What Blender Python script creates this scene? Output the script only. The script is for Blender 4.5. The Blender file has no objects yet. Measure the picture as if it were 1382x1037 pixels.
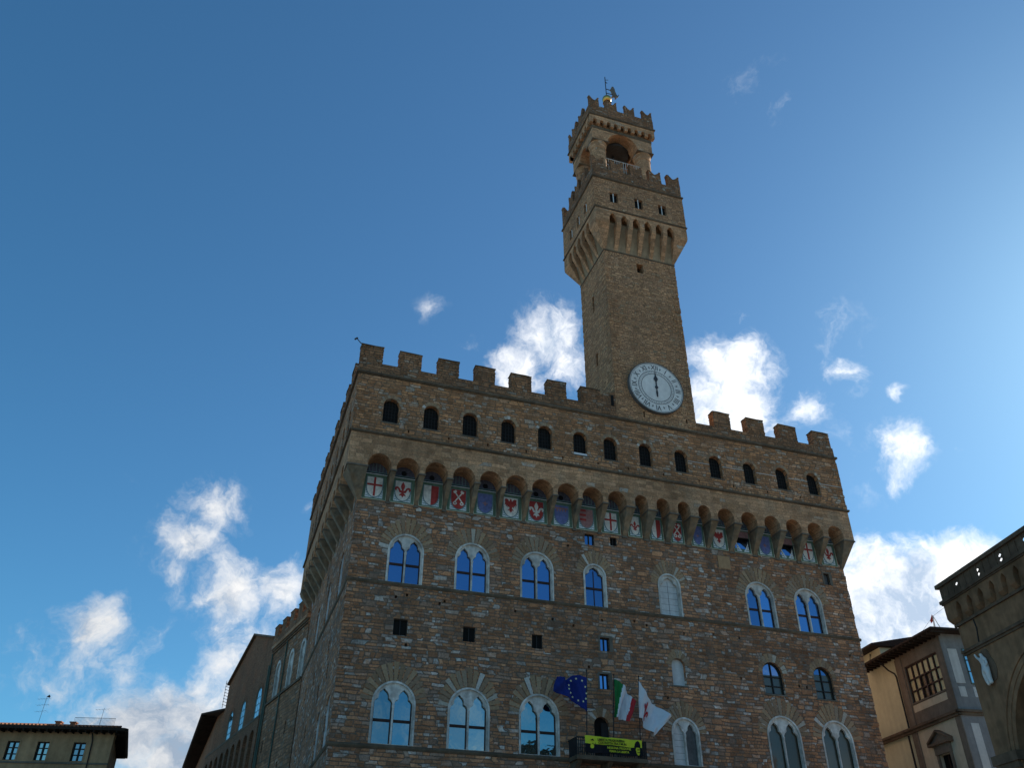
import bpy, bmesh, math, random
from mathutils import Vector, Matrix, Euler
random.seed(7)
R = math.radians
SC = bpy.context.scene
COL = SC.collection
Z0 = 1.65                      # eye height above the paving

# ------------------------------------------------------------------ camera
cam_d = bpy.data.cameras.new('camera'); cam = bpy.data.objects.new('camera', cam_d); COL.objects.link(cam)
PITCH, YAW, ROLL = R(34.0396), R(18.2652), R(0.2668)
fwd = Vector((math.sin(YAW)*math.cos(PITCH), math.cos(YAW)*math.cos(PITCH), math.sin(PITCH)))
r0 = Vector((math.cos(YAW), -math.sin(YAW), 0)); u0 = r0.cross(fwd)
rr = r0*math.cos(ROLL)+u0*math.sin(ROLL); uu = -r0*math.sin(ROLL)+u0*math.cos(ROLL)
cam.matrix_world = Matrix(((rr.x, uu.x, -fwd.x, -6.602), (rr.y, uu.y, -fwd.y, -54.33), (rr.z, uu.z, -fwd.z, Z0), (0, 0, 0, 1)))
cam_d.sensor_width = 36; cam_d.lens = 29.884; cam_d.clip_end = 5000; cam_d.clip_start = .1
SC.camera = cam

# ------------------------------------------------------------------ exposure
SC.view_settings.view_transform = 'Standard'; SC.view_settings.look = 'None'
SC.view_settings.gamma = 1; SC.view_settings.exposure = 0.5

# ------------------------------------------------------------------ node helper
class NT:
    def __init__(s, tree): s.t = tree; s.n = tree.nodes; s.l = tree.links
    def new(s, typ, **kw):
        n = s.n.new(typ)
        for k, v in kw.items(): setattr(n, k, v)
        return n
    def put(s, sock, v):
        if hasattr(v, 'is_output') or isinstance(v, bpy.types.NodeSocket): s.l.new(v, sock)
        else: sock.default_value = v
    def m(s, op, a, b=None, c=None, clamp=False):
        n = s.new('ShaderNodeMath', operation=op, use_clamp=clamp); s.put(n.inputs[0], a)
        if b is not None: s.put(n.inputs[1], b)
        if c is not None: s.put(n.inputs[2], c)
        return n.outputs[0]
    def vm(s, op, a, b=None, out=0):
        n = s.new('ShaderNodeVectorMath', operation=op); s.put(n.inputs[0], a)
        if b is not None: s.put(n.inputs[1], b)
        return n.outputs[out]
    def xyz(s, x, y, z):
        n = s.new('ShaderNodeCombineXYZ'); s.put(n.inputs[0], x); s.put(n.inputs[1], y); s.put(n.inputs[2], z); return n.outputs[0]
    def sep(s, v): n = s.new('ShaderNodeSeparateXYZ'); s.put(n.inputs[0], v); return n.outputs
    def noise(s, v, scale, detail=4, rough=.55, dist=0, dim='3D'):
        n = s.new('ShaderNodeTexNoise', noise_dimensions=dim)
        if dim == '1D': s.put(n.inputs['W'], v)
        else: s.put(n.inputs['Vector'], v)
        n.inputs['Scale'].default_value = scale; n.inputs['Detail'].default_value = detail
        n.inputs['Roughness'].default_value = rough; n.inputs['Distortion'].default_value = dist
        return n.outputs[0]
    def white(s, v, dim='2D'):
        n = s.new('ShaderNodeTexWhiteNoise', noise_dimensions=dim)
        if dim == '1D': s.put(n.inputs['W'], v)
        else: s.put(n.inputs['Vector'], v)
        return n.outputs
    def ramp(s, f, stops, interp='LINEAR'):
        n = s.new('ShaderNodeValToRGB'); s.put(n.inputs[0], f); cr = n.color_ramp; cr.interpolation = interp
        while len(cr.elements) < len(stops): cr.elements.new(.5)
        for e, (p, c) in zip(cr.elements, stops): e.position = p; e.color = (c[0], c[1], c[2], 1)
        return n.outputs[0]
    def mix(s, f, a, b, blend='MIX'):
        n = s.new('ShaderNodeMix', data_type='RGBA', blend_type=blend); s.put(n.inputs[0], f)
        for sock, v in ((n.inputs[6], a), (n.inputs[7], b)):
            s.put(sock, v if not isinstance(v, tuple) else (v[0], v[1], v[2], 1))
        return n.outputs[2]
    def mr(s, v, a, b, c=0., d=1., smooth=False):
        n = s.new('ShaderNodeMapRange'); n.interpolation_type = 'SMOOTHSTEP' if smooth else 'LINEAR'
        for i, q in enumerate((v, a, b, c, d)): s.put(n.inputs[i], q)
        return n.outputs[0]

# ------------------------------------------------------------------ world: Nishita sky with clouds
SUN_EL, SUN_AZ = R(30), R(65)           # azimuth from +Y (away from the camera) towards +X
w = bpy.data.worlds.new('World'); SC.world = w; w.use_nodes = True
T = NT(w.node_tree); T.n.clear()
sky = T.new('ShaderNodeTexSky', sky_type='NISHITA'); sky.sun_disc = False
sky.sun_elevation = SUN_EL; sky.sun_rotation = SUN_AZ; sky.air_density = 1.0; sky.dust_density = .3; sky.ozone_density = 3.0
BLOBS = [(.42, .47, .77, .05, .22), (.20, .78, .585, .02, .35), (-.10, .925, .365, .05, .26), (-.17, .95, .26, .07, .36), (.04, .955, .29, .05, .45), (-.03, .90, .43, .03, .3), (.56, .60, .57, .05, .3), (.60, .66, .45, .05, .3), (-0.046, 0.913, 0.406, 0.031, 0.9), (-0.062, 0.927, 0.37, 0.0289, 0.85), (-0.07, 0.938, 0.339, 0.0224, 0.6), (-0.01, 0.945, 0.328, 0.0372, 1), (0.048, 0.941, 0.334, 0.032, 1), (-0.019, 0.956, 0.294, 0.0274, 0.7), (-0.001, 0.965, 0.263, 0.0365, 0.7), (-0.139, 0.951, 0.276, 0.036, 1), (-0.08, 0.956, 0.284, 0.0174, 0.5), (-0.087, 0.965, 0.247, 0.0415, 0.55), (-0.147, 0.964, 0.223, 0.0322, 0.4), (-0.063, 0.98, 0.19, 0.0498, 1.3), (-0.027, 0.978, 0.207, 0.0439, 1.1), (-0.1, 0.98, 0.171, 0.0479, 1.0), (-0.028, 0.986, 0.162, 0.0429, 1.3), (-0.045, 0.97, 0.237, 0.0219, 0.5), (0.288, 0.751, 0.594, 0.0391, 1), (0.265, 0.778, 0.569, 0.0348, 1), (0.318, 0.759, 0.569, 0.0329, 0.9), (0.147, 0.767, 0.625, 0.0172, 0.33), (0.485, 0.678, 0.553, 0.0388, 1.1), (0.508, 0.696, 0.508, 0.044, 1.15), (0.47, 0.708, 0.528, 0.0369, 1.1), (0.555, 0.657, 0.51, 0.0233, 0.9), (0.536, 0.683, 0.496, 0.0268, 0.8), (0.584, 0.613, 0.532, 0.0203, 0.8), (0.628, 0.597, 0.5, 0.0116, 0.6), (0.643, 0.624, 0.444, 0.027, 1), (0.633, 0.624, 0.458, 0.018, 0.8), (0.655, 0.624, 0.426, 0.0155, 0.7), (0.462, 0.469, 0.753, 0.0226, 0.27), (0.686, 0.587, 0.43, 0.0095, 0.5), (0.486, 0.634, 0.601, 0.0145, 0.4), (0.636, 0.702, 0.321, 0.044, 1.6), (0.667, 0.673, 0.319, 0.0423, 1.6), (0.626, 0.728, 0.281, 0.0497, 1.6), (0.697, 0.642, 0.32, 0.0361, 1.6), (0.668, 0.691, 0.274, 0.0538, 1.6), (0.716, 0.631, 0.299, 0.0505, 1.6), (0.608, 0.736, 0.297, 0.0436, 1.6), (0.049, 0.909, 0.414, 0.0098, 0.4), (-0.152, 0.931, 0.33, 0.0125, 0.35),
  # clouds low in the sky behind the viewer and to the sides
  (.25, -.95, .2, .12, .5), (-.35, -.93, .17, .12, .55), (.6, -.78, .17, .12, .6), (-.75, -.64, .2, .14, .8), (-.9, .3, .3, .14, .9), (.93, -.2, .3, .16, .9), (.9, .35, .28, .12, 1)]
geo = T.new('ShaderNodeTexCoord'); D = T.vm('NORMALIZE', geo.outputs['Generated'])
dens = None
warp = T.new('ShaderNodeTexNoise'); T.put(warp.inputs['Vector'], D); warp.inputs['Scale'].default_value = 9; warp.inputs['Detail'].default_value = 5; warp.inputs['Roughness'].default_value = .62
DW = T.vm('ADD', D, T.vm('MULTIPLY', T.vm('SUBTRACT', warp.outputs['Color'], (.5, .5, .5)), (.085, .085, .085)))
for (x, y, z, rad, wt) in BLOBS:
    L_ = math.sqrt(x*x+y*y+z*z)
    dist = T.vm('DISTANCE', DW, (x/L_, y/L_, z/L_), out=1)
    b = T.m('MULTIPLY', T.m('SUBTRACT', 1.0, T.m('DIVIDE', dist, rad*1.72), clamp=True), wt)
    dens = b if dens is None else T.m('MAXIMUM', dens, b)
n1 = T.noise(DW, 20, 10, .64, .25); n3 = T.noise(T.vm('ADD', DW, (.016, .002, .012)), 20, 10, .64, .25)
d0 = T.m('ADD', dens, T.m('MULTIPLY', T.m('SUBTRACT', n1, .5), 1.5))
alpha = T.m('MULTIPLY', T.mr(d0, .18, .98, 0, 1, True), T.mr(dens, .02, .34, 0, 1, True))
slope = T.m('SUBTRACT', n1, n3)
thick = T.mr(d0, .5, 1.25, 0, 1, True)
lum = T.m('ADD', T.m('SUBTRACT', 1.0, T.m('MULTIPLY', thick, .42)), T.m('MULTIPLY', slope, 2.6))
gd = None
for (x, y, z, rad) in ((.655, .70, .275, .075), (.62, .735, .27, .06), (.70, .655, .275, .06), (-.075, .975, .215, .07), (-.05, .984, .172, .08), (-.11, .976, .19, .05)):
    L_ = math.sqrt(x*x+y*y+z*z); b = T.m('SUBTRACT', 1.0, T.m('DIVIDE', T.vm('DISTANCE', DW, (x/L_, y/L_, z/L_), out=1), rad), clamp=True)
    gd = b if gd is None else T.m('MAXIMUM', gd, b)
lum = T.m('SUBTRACT', lum, T.m('MULTIPLY', T.mr(gd, 0, .7, 0, 1, True), .30))
lum = T.m('ADD', lum, T.m('MULTIPLY', T.m('SUBTRACT', T.noise(D, 9, 6, .6, .4), .5), .9))
ccol = T.mix(T.mr(lum, .15, 1.05), (.40, .50, .64), (1.0, 1.0, 1.0))
sdot = T.vm('DOT_PRODUCT', D, (math.cos(SUN_EL)*math.sin(SUN_AZ), math.cos(SUN_EL)*math.cos(SUN_AZ), math.sin(SUN_EL)), out=1)
cst = T.mr(sdot, .25, .9, .52, .95)
bg1 = T.new('ShaderNodeBackground'); T.put(bg1.inputs[0], T.mix(1.0, sky.outputs[0], T.mix(T.mr(sdot, .25, .85), (.415, .86, .99), (.475, .76, .87)), 'MULTIPLY')); bg1.inputs[1].default_value = .1
bg2 = T.new('ShaderNodeBackground'); T.put(bg2.inputs[0], ccol); T.put(bg2.inputs[1], cst)
mx = T.new('ShaderNodeMixShader'); T.put(mx.inputs[0], alpha); T.l.new(bg1.outputs[0], mx.inputs[1]); T.l.new(bg2.outputs[0], mx.inputs[2])
wo = T.new('ShaderNodeOutputWorld'); T.l.new(mx.outputs[0], wo.inputs[0])

# ------------------------------------------------------------------ sun
sd = bpy.data.lights.new('sun', 'SUN'); sd.energy = 5.0; sd.angle = R(.5); sd.color = (1, .93, .82)
so = bpy.data.objects.new('sun', sd); COL.objects.link(so)
sdir = Vector((math.cos(SUN_EL)*math.sin(SUN_AZ), math.cos(SUN_EL)*math.cos(SUN_AZ), math.sin(SUN_EL)))
so.rotation_euler = (-sdir).to_track_quat('-Z', 'Y').to_euler(); so.location = (60, 0, 90)

# ------------------------------------------------------------------ materials
MATS = {}
def base_mat(name):
    m = bpy.data.materials.new(name); m.use_nodes = True; t = NT(m.node_tree); t.n.clear()
    p = t.new('ShaderNodeBsdfPrincipled'); o = t.new('ShaderNodeOutputMaterial'); t.l.new(p.outputs[0], o.inputs[0])
    MATS[name] = m
    return m, t, p
def facing_uv(t):
    tc = t.new('ShaderNodeTexCoord'); oi = t.new('ShaderNodeObjectInfo')
    P = t.vm('ADD', tc.outputs['Object'], oi.outputs['Location']); N = t.sep(tc.outputs['Normal']); p = t.sep(P)
    fx = t.m('GREATER_THAN', t.m('ABSOLUTE', N[0]), .6); fz = t.m('GREATER_THAN', t.m('ABSOLUTE', N[2]), .75)
    u = t.m('ADD', t.m('MULTIPLY', p[0], t.m('SUBTRACT', 1., fx)), t.m('MULTIPLY', t.m('ADD', p[1], 31.3), fx))
    v = t.m('ADD', t.m('MULTIPLY', p[2], t.m('SUBTRACT', 1., fz)), t.m('MULTIPLY', p[1], fz))
    return P, u, v, oi
def masonry(name, h, wd, pal, mortar, dirt=.35, bump=.6, mort_w=.10, patch=None, light=.10, lightc=(.40, .365, .31), big=.2, wob=.5):
    m, t, p = base_mat(name)
    P, u, v, oi = facing_uv(t)
    wv = t.m('MULTIPLY', t.m('SUBTRACT', t.noise(t.xyz(t.m('MULTIPLY', u, .10), 0., t.m('MULTIPLY', v, .8)), 1.0, 2), .5), h*2.2)
    w2 = t.m('MULTIPLY', t.m('SUBTRACT', t.noise(t.xyz(t.m('MULTIPLY', u, 1.3), 2., t.m('MULTIPLY', v, 1.3)), 1.0, 3), .5), h*wob)
    vw = t.m('ADD', v, t.m('ADD', wv, w2)); wu = t.m('MULTIPLY', t.m('SUBTRACT', t.noise(t.xyz(u, 5., v), 2.4, 3), .5), wd*.35)
    un = t.noise(t.xyz(t.m('MULTIPLY', u, .9/wd*.6), t.m('MULTIPLY', v, .3/h), 0.), 1.0, 1)
    def layer(h_, w_, off):
        rowf = t.m('DIVIDE', vw, h_); row = t.m('ADD', t.m('FLOOR', rowf), off); fv = t.m('FRACT', rowf)
        rw = t.white(t.xyz(row, 3.7, 0.))
        ln = t.m('MULTIPLY', w_, t.m('ADD', .55, t.m('MULTIPLY', rw[0], 1.0)))
        uf = t.m('ADD', t.m('DIVIDE', t.m('ADD', u, wu), ln), t.m('ADD', t.m('MULTIPLY', rw[0], 37.3), t.m('MULTIPLY', t.m('SUBTRACT', un, .5), 1.6)))
        cell = t.m('FLOOR', uf); fu = t.m('FRACT', uf)
        rc = t.sep(t.white(t.xyz(cell, row, 0.))[1])
        du = t.m('MULTIPLY', t.m('MINIMUM', fu, t.m('SUBTRACT', 1., fu)), t.m('DIVIDE', ln, h_)); dv = t.m('MINIMUM', fv, t.m('SUBTRACT', 1., fv))
        return rc, t.m('MINIMUM', du, dv)
    ra, ea = layer(h, wd, 0.)
    if big:
        rb, eb = layer(h*1.75, wd*1.35, 71.)
        sel = t.m('GREATER_THAN', rb[2], 1-big)
        mixv = lambda a, b: t.m('ADD', t.m('MULTIPLY', a, t.m('SUBTRACT', 1., sel)), t.m('MULTIPLY', b, sel))
        rc = [mixv(a, b) for a, b in zip(ra[:2], rb[:2])]+[mixv(ra[2], t.m('MULTIPLY', t.m('SUBTRACT', rb[2], 1-big), 1/big))]
        e = mixv(ea, eb)
    else: rc, e = ra, ea
    e = t.m('ADD', e, t.m('MULTIPLY', t.m('SUBTRACT', t.noise(P, 9, 4, .65), .5), .28))
    inside = t.mr(e, .0, mort_w*1.9, 0, 1, True)
    avg = tuple(sum(c[k] for _, c in pal)/len(pal) for k in range(3))
    col = t.mix(.35, t.ramp(rc[0], pal, 'CONSTANT'), avg)
    fine = t.mr(t.noise(P, 8, 7, .7), .25, .75, .55, 1.45)
    lf = t.m('MULTIPLY', t.mr(rc[2], 1-light, 1-light*.25, 0, 1), t.mr(t.noise(P, 3.2, 4, .6), .3, .62, .1, 1))
    col = t.mix(lf, col, lightc)
    var = t.mr(rc[1], 0, 1, .72, 1.24)
    bigv = t.mr(t.noise(P, .22, 4, .6), .3, .7, 1-dirt*.75, 1+dirt*.35)
    sp = t.sep(P)
    streak = t.mr(t.noise(t.xyz(t.m('MULTIPLY', t.m('ADD', sp[0], sp[1]), 1.4), 0., t.m('MULTIPLY', sp[2], .10)), 1.0, 4, .6), .35, .7, 1-dirt*.5, 1.08)
    k = t.m('MULTIPLY', t.m('MULTIPLY', var, fine), t.m('MULTIPLY', bigv, streak))
    col = t.mix(1.0, col, t.xyz(k, k, k), 'MULTIPLY')
    hue = t.mr(t.noise(t.vm('ADD', P, (7., 3., 1.)), .5, 4, .6), .35, .65, 0, 1)
    col = t.mix(1.0, col, t.mix(hue, (1.03, .99, .95), (.975, 1.0, 1.03)), 'MULTIPLY')
    if patch: col = t.mix(t.m('MULTIPLY', t.mr(t.noise(P, .45, 5, .65), .5, .68, 0, 1, True), patch[1]), col, t.mix(1., patch[0], t.xyz(fine, fine, fine), 'MULTIPLY'))
    col = t.mix(inside, t.mix(1., (mortar[0], mortar[1], mortar[2]), t.xyz(fine, fine, fine), 'MULTIPLY'), col)
    t.put(p.inputs['Base Color'], col); p.inputs['Roughness'].default_value = .92; p.inputs['Specular IOR Level'].default_value = .2
    hgt = t.m('ADD', t.m('MULTIPLY', inside, t.m('ADD', .5, t.m('MULTIPLY', rc[1], .9))), t.m('MULTIPLY', t.noise(P, 6, 6, .65), .6))
    bn = t.new('ShaderNodeBump'); bn.inputs['Strength'].default_value = bump; bn.inputs['Distance'].default_value = .09; t.put(bn.inputs['Height'], hgt)
    t.l.new(bn.outputs[0], p.inputs['Normal'])
    return m
def rough(name, c, var=.25, scale=3, dirt=.3, roughv=.85, bump=.25, spec=.2, second=None, metallic=0):
    m, t, p = base_mat(name)
    tc = t.new('ShaderNodeTexCoord'); oi = t.new('ShaderNodeObjectInfo'); P = t.vm('ADD', tc.outputs['Object'], oi.outputs['Location'])
    f = t.mr(t.noise(P, scale, 6, .62), .25, .75, 1-var, 1+var); b = t.mr(t.noise(P, .35, 4, .6), .3, .7, 1-dirt, 1+dirt*.4)
    s_ = t.sep(P); st = t.mr(t.noise(t.xyz(t.m('MULTIPLY', t.m('ADD', s_[0], s_[1]), 2.2), 0., t.m('MULTIPLY', s_[2], .15)), 1., 4, .6), .35, .7, 1-dirt*.6, 1.05)
    k = t.m('MULTIPLY', t.m('MULTIPLY', f, b), st)
    base = (c[0], c[1], c[2])
    if second: base = t.mix(t.mr(t.noise(P, scale*.4, 4), .45, .6, 0, 1, True), base, second)
    t.put(p.inputs['Base Color'], t.mix(1., base, t.xyz(k, k, k), 'MULTIPLY'))
    p.inputs['Roughness'].default_value = roughv; p.inputs['Specular IOR Level'].default_value = spec; p.inputs['Metallic'].default_value = metallic
    bn = t.new('ShaderNodeBump'); bn.inputs['Strength'].default_value = bump; bn.inputs['Distance'].default_value = .03; t.put(bn.inputs['Height'], t.noise(P, scale*2.5, 6, .65)); t.l.new(bn.outputs[0], p.inputs['Normal'])
    return m
def glass(name, tint, refl=.8, inner=(.01, .012, .016), wav=.16):
    m, t, p = base_mat(name)
    p.inputs['Base Color'].default_value = (*inner, 1); p.inputs['Roughness'].default_value = .4
    tc = t.new('ShaderNodeTexCoord'); oi = t.new('ShaderNodeObjectInfo'); P = t.vm('ADD', tc.outputs['Object'], oi.outputs['Location'])
    g = t.new('ShaderNodeBsdfGlossy'); g.inputs['Roughness'].default_value = .02; g.inputs['Color'].default_value = (*tint, 1)
    bn = t.new('ShaderNodeBump'); bn.inputs['Strength'].default_value = wav; bn.inputs['Distance'].default_value = .02; t.put(bn.inputs['Height'], t.noise(P, 1.6, 2)); tl = t.sep(t.white(t.m('MULTIPLY', oi.outputs['Random'], 91.7), '1D')[1]); t.l.new(t.vm('NORMALIZE', t.vm('ADD', bn.outputs[0], t.xyz(t.m('MULTIPLY', t.m('SUBTRACT', tl[0], .5), .045), 0., t.m('MULTIPLY', t.m('SUBTRACT', tl[1], .5), .045)))), g.inputs['Normal'])
    kk_ = t.mr(tl[2], 0, 1, .72, 1.15); t.put(g.inputs['Color'], t.mix(1., tint, t.xyz(kk_, kk_, kk_), 'MULTIPLY'))
    mxs = t.new('ShaderNodeMixShader'); mxs.inputs[0].default_value = refl
    t.l.new(p.outputs[0], mxs.inputs[1]); t.l.new(g.outputs[0], mxs.inputs[2])
    t.l.new(mxs.outputs[0], [n for n in t.n if n.type == 'OUTPUT_MATERIAL'][0].inputs[0])
    return m
BR = [(0, (0.305, 0.167, 0.085)), (.18, (0.244, 0.135, 0.072)), (.34, (0.354, 0.200, 0.105)), (.5, (0.268, 0.167, 0.100)), (.64, (0.201, 0.117, 0.066)), (.76, (0.390, 0.232, 0.125)), (.88, (0.317, 0.216, 0.145))]
BRM = [c_ if i_ not in (3, 6) else (c_[0], (.175, .148, .118) if i_ == 3 else (.235, .208, .172)) for i_, c_ in enumerate(BR)]
BRF = [(q_, (c_[0]*1.54, c_[1]*1.28, c_[2]*1.2)) for q_, c_ in BRM]
M_front = masonry('rough_brown_stone', .215, .46, BRF, (.135, .105, .08), light=.20, lightc=(.60, .575, .525), big=.22, dirt=.5)
BRG = [(q_, (c_[0]*1.46, c_[1]*1.26, c_[2]*1.12)) for q_, c_ in BR]
M_gal = masonry('gallery_stone', .215, .42, BRG, (.15, .105, .068), light=.24, lightc=(.46, .42, .35), big=.22)
M_tower = masonry('tower_stone', .17, .36, [(0, (0.524, 0.288, 0.149)), (.25, (0.436, 0.238, 0.125)), (.45, (0.581, 0.331, 0.172)), (.62, (0.485, 0.280, 0.157)), (.8, (0.388, 0.212, 0.116))], (.15, .098, .06), dirt=.3, bump=.55, light=.10, lightc=(.36, .28, .18), big=.15)
M_smooth = masonry('dressed_brown_stone', .30, .7, [(0, (0.507, 0.289, 0.156)), (.3, (0.464, 0.259, 0.140)), (.6, (0.534, 0.312, 0.175)), (.85, (0.427, 0.238, 0.128))], (.22, .15, .088), dirt=.45, bump=.25, mort_w=.05, patch=((.31, .245, .17), .4), light=.03, big=0)
M_merlon = masonry('dark_weathered_stone', .22, .38, [(0, (0.321, 0.161, 0.080)), (.25, (0.246, 0.127, 0.066)), (.5, (0.381, 0.198, 0.100)), (.75, (0.287, 0.159, 0.088))], (.10, .072, .05), dirt=.4, light=.16, lightc=(.33, .29, .23))
M_brick = masonry('old_brick', .10, .26, [(0, (0.220, 0.103, 0.054)), (.3, (0.192, 0.099, 0.054)), (.6, (0.239, 0.129, 0.071)), (.85, (0.173, 0.090, 0.051))], (.19, .125, .08), dirt=.4, bump=.3, patch=((.29, .10, .045), .55), light=.05, lightc=(.28, .19, .12), big=0)
M_wing = masonry('wing_stone', .30, .6, [(0, (0.367, 0.187, 0.095)), (.25, (0.281, 0.151, 0.084)), (.5, (0.423, 0.224, 0.121)), (.75, (0.312, 0.181, 0.110))], (.115, .084, .058), dirt=.4, light=.2, lightc=(.34, .30, .24))
M_log = rough('loggia_stone', (.34, .195, .108), .2, 2.2, .4, second=(.27, .16, .09))
M_brk = rough('dull_bracket_stone', (.29, .215, .14), .35, 2.5, .45, second=(.21, .185, .14))
M_logd = rough('loggia_dark_stone', (.20, .135, .09), .3, 2.5, .5)
M_cornice = rough('cornice_stone', (.155, .115, .078), .3, 3, .4)
M_lead = rough('grey_lead', (.14, .14, .14), .25, 4, .3)
M_marble = rough('grey_white_marble', (.72, .70, .65), .22, 4, .42, .7, .15, second=(.55, .52, .47))
M_blocked = rough('pale_grey_infill', (.64, .64, .63), .12, 4, .2)
M_dark = rough('dark_opening', (.012, .011, .010), .2, 3, .2)
M_iron = rough('dark_iron', (.03, .028, .028), .2, 8, .2, .6)
M_wood = rough('dark_brown_wood', (.055, .028, .022), .3, 8, .3, .6)
M_eave = rough('dark_timber_eaves', (.035, .024, .018), .3, 5, .3)
M_tile = rough('terracotta_tiles', (.30, .13, .07), .35, 6, .35)
M_glass = glass('blue_reflecting_glass', (.22, .34, .58), .85)
M_glass2 = glass('pale_reflecting_glass', (.23, .37, .42), .9)
M_glass3 = glass('grey_reflecting_glass', (.34, .34, .33), .85)
M_glass4 = glass('silvery_window_glass', (.75, .82, .85), .9)
M_glassd = glass('dim_window_glass', (.30, .34, .34), .13, (.040, .036, .02))
M_ochre = rough('ochre_plaster', (.56, .575, .41), .08, 2.5, .14, .9, .1)
M_ochre2 = rough('pale_peach_plaster', (.52, .475, .355), .1, 2.5, .2, .9, .1)
M_grey = rough('grey_sandstone', (.175, .15, .118), .2, 3, .3)
M_greyc = rough('cool_grey_stone', (.21, .21, .205), .15, 3, .25)
M_pale = rough('pale_stone_panel', (.50, .49, .46), .1, 3, .2)
M_backing = rough('pale_brown_plaster', (.34, .25, .155), .2, 2, .4)
M_curtain = rough('ivory_curtain', (.60, .55, .33), .1, 4, .15)
M_white = rough('white_marble_figure', (.70, .70, .68), .08, 5, .15, .6)
M_tan = rough('tan_plaster', (.44, .275, .15), .15, 2.5, .3)
M_gold = rough('gilded_metal', (.75, .42, .12), .15, 6, .15, .35, .05, .5, None, 1)
M_bronze = rough('dark_bronze', (.035, .032, .03), .3, 5, .3, .5)
M_vane = rough('weathered_gilt', (.30, .20, .12), .25, 6, .3, .45, .1, .5, None, .6)
M_dial = rough('clock_face_white', (.74, .73, .70), .1, 3, .12, .8, .05)
M_ink = rough('dark_blue_ink', (.05, .054, .066), .15, 5, .1)
M_green = rough('green_panel_paint', (.13, .20, .14), .25, 5, .3)
M_cream = rough('cream_line_paint', (.62, .59, .46), .15, 5, .2)
M_ice = rough('pale_blue_panel_paint', (.62, .67, .70), .25, 9, .2)
M_teal = rough('teal_outline_paint', (.14, .23, .25), .2, 6, .2)
M_hwhite = rough('heraldic_white', (.74, .71, .65), .28, 5, .3)
M_hred = rough('heraldic_red', (.38, .055, .05), .3, 6, .25)
M_hblue = rough('faded_heraldic_blue', (.14, .17, .36), .3, 5, .25)
M_hpink = rough('faded_heraldic_pink', (.34, .18, .17), .3, 5, .25)
M_lun = rough('slate_blue_lunette', (.10, .105, .15), .5, 7, .3)
M_eu = rough('flag_blue', (.012, .024, .16), .1, 6, .1)
M_star = rough('star_yellow', (.72, .70, .42), .05, 6, .05)
M_fgreen = rough('flag_green', (.02, .17, .045), .1, 6, .1)
M_fwhite = rough('flag_white', (.66, .66, .68), .04, 6, .06)
M_fred = rough('flag_red', (.48, .03, .035), .1, 6, .1)
M_yellow = rough('banner_yellow', (.60, .64, .04), .06, 6, .08)
M_black = rough('banner_black', (.010, .010, .014), .1, 6, .1)
M_cop = rough('green_copper_pipe', (.10, .14, .115), .2, 5, .3)
M_pave = masonry('grey_paving', .6, 1.0, [(0, (.42, .375, .305)), (.3, (.385, .34, .28)), (.6, (.44, .39, .32)), (.85, (.37, .33, .265))], (.14, .13, .12), bump=.2, mort_w=.04, light=.05, big=0)
def vous_mat():
    m, t, p = base_mat('voussoir_stone')
    at = t.new('ShaderNodeAttribute', attribute_name='tint'); tc = t.new('ShaderNodeTexCoord'); oi = t.new('ShaderNodeObjectInfo')
    P = t.vm('ADD', tc.outputs['Object'], oi.outputs['Location'])
    c = t.ramp(at.outputs['Fac'], [(0, (.25, .165, .10)), (.22, (.33, .22, .13)), (.42, (.27, .185, .12)), (.6, (.37, .255, .155)), (.75, (.30, .225, .155)), (.90, (.42, .37, .30)), (.97, (.52, .49, .44))], 'CONSTANT')
    f = t.mr(t.noise(P, 8, 6, .65), .25, .75, .7, 1.25)
    t.put(p.inputs['Base Color'], t.mix(1., c, t.xyz(f, f, f), 'MULTIPLY')); p.inputs['Roughness'].default_value = .9; p.inputs['Specular IOR Level'].default_value = .2
    bn = t.new('ShaderNodeBump'); bn.inputs['Strength'].default_value = .5; bn.inputs['Distance'].default_value = .05; t.put(bn.inputs['Height'], t.noise(P, 6, 6, .65)); t.l.new(bn.outputs[0], p.inputs['Normal'])
    return m
M_vous = vous_mat()

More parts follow.
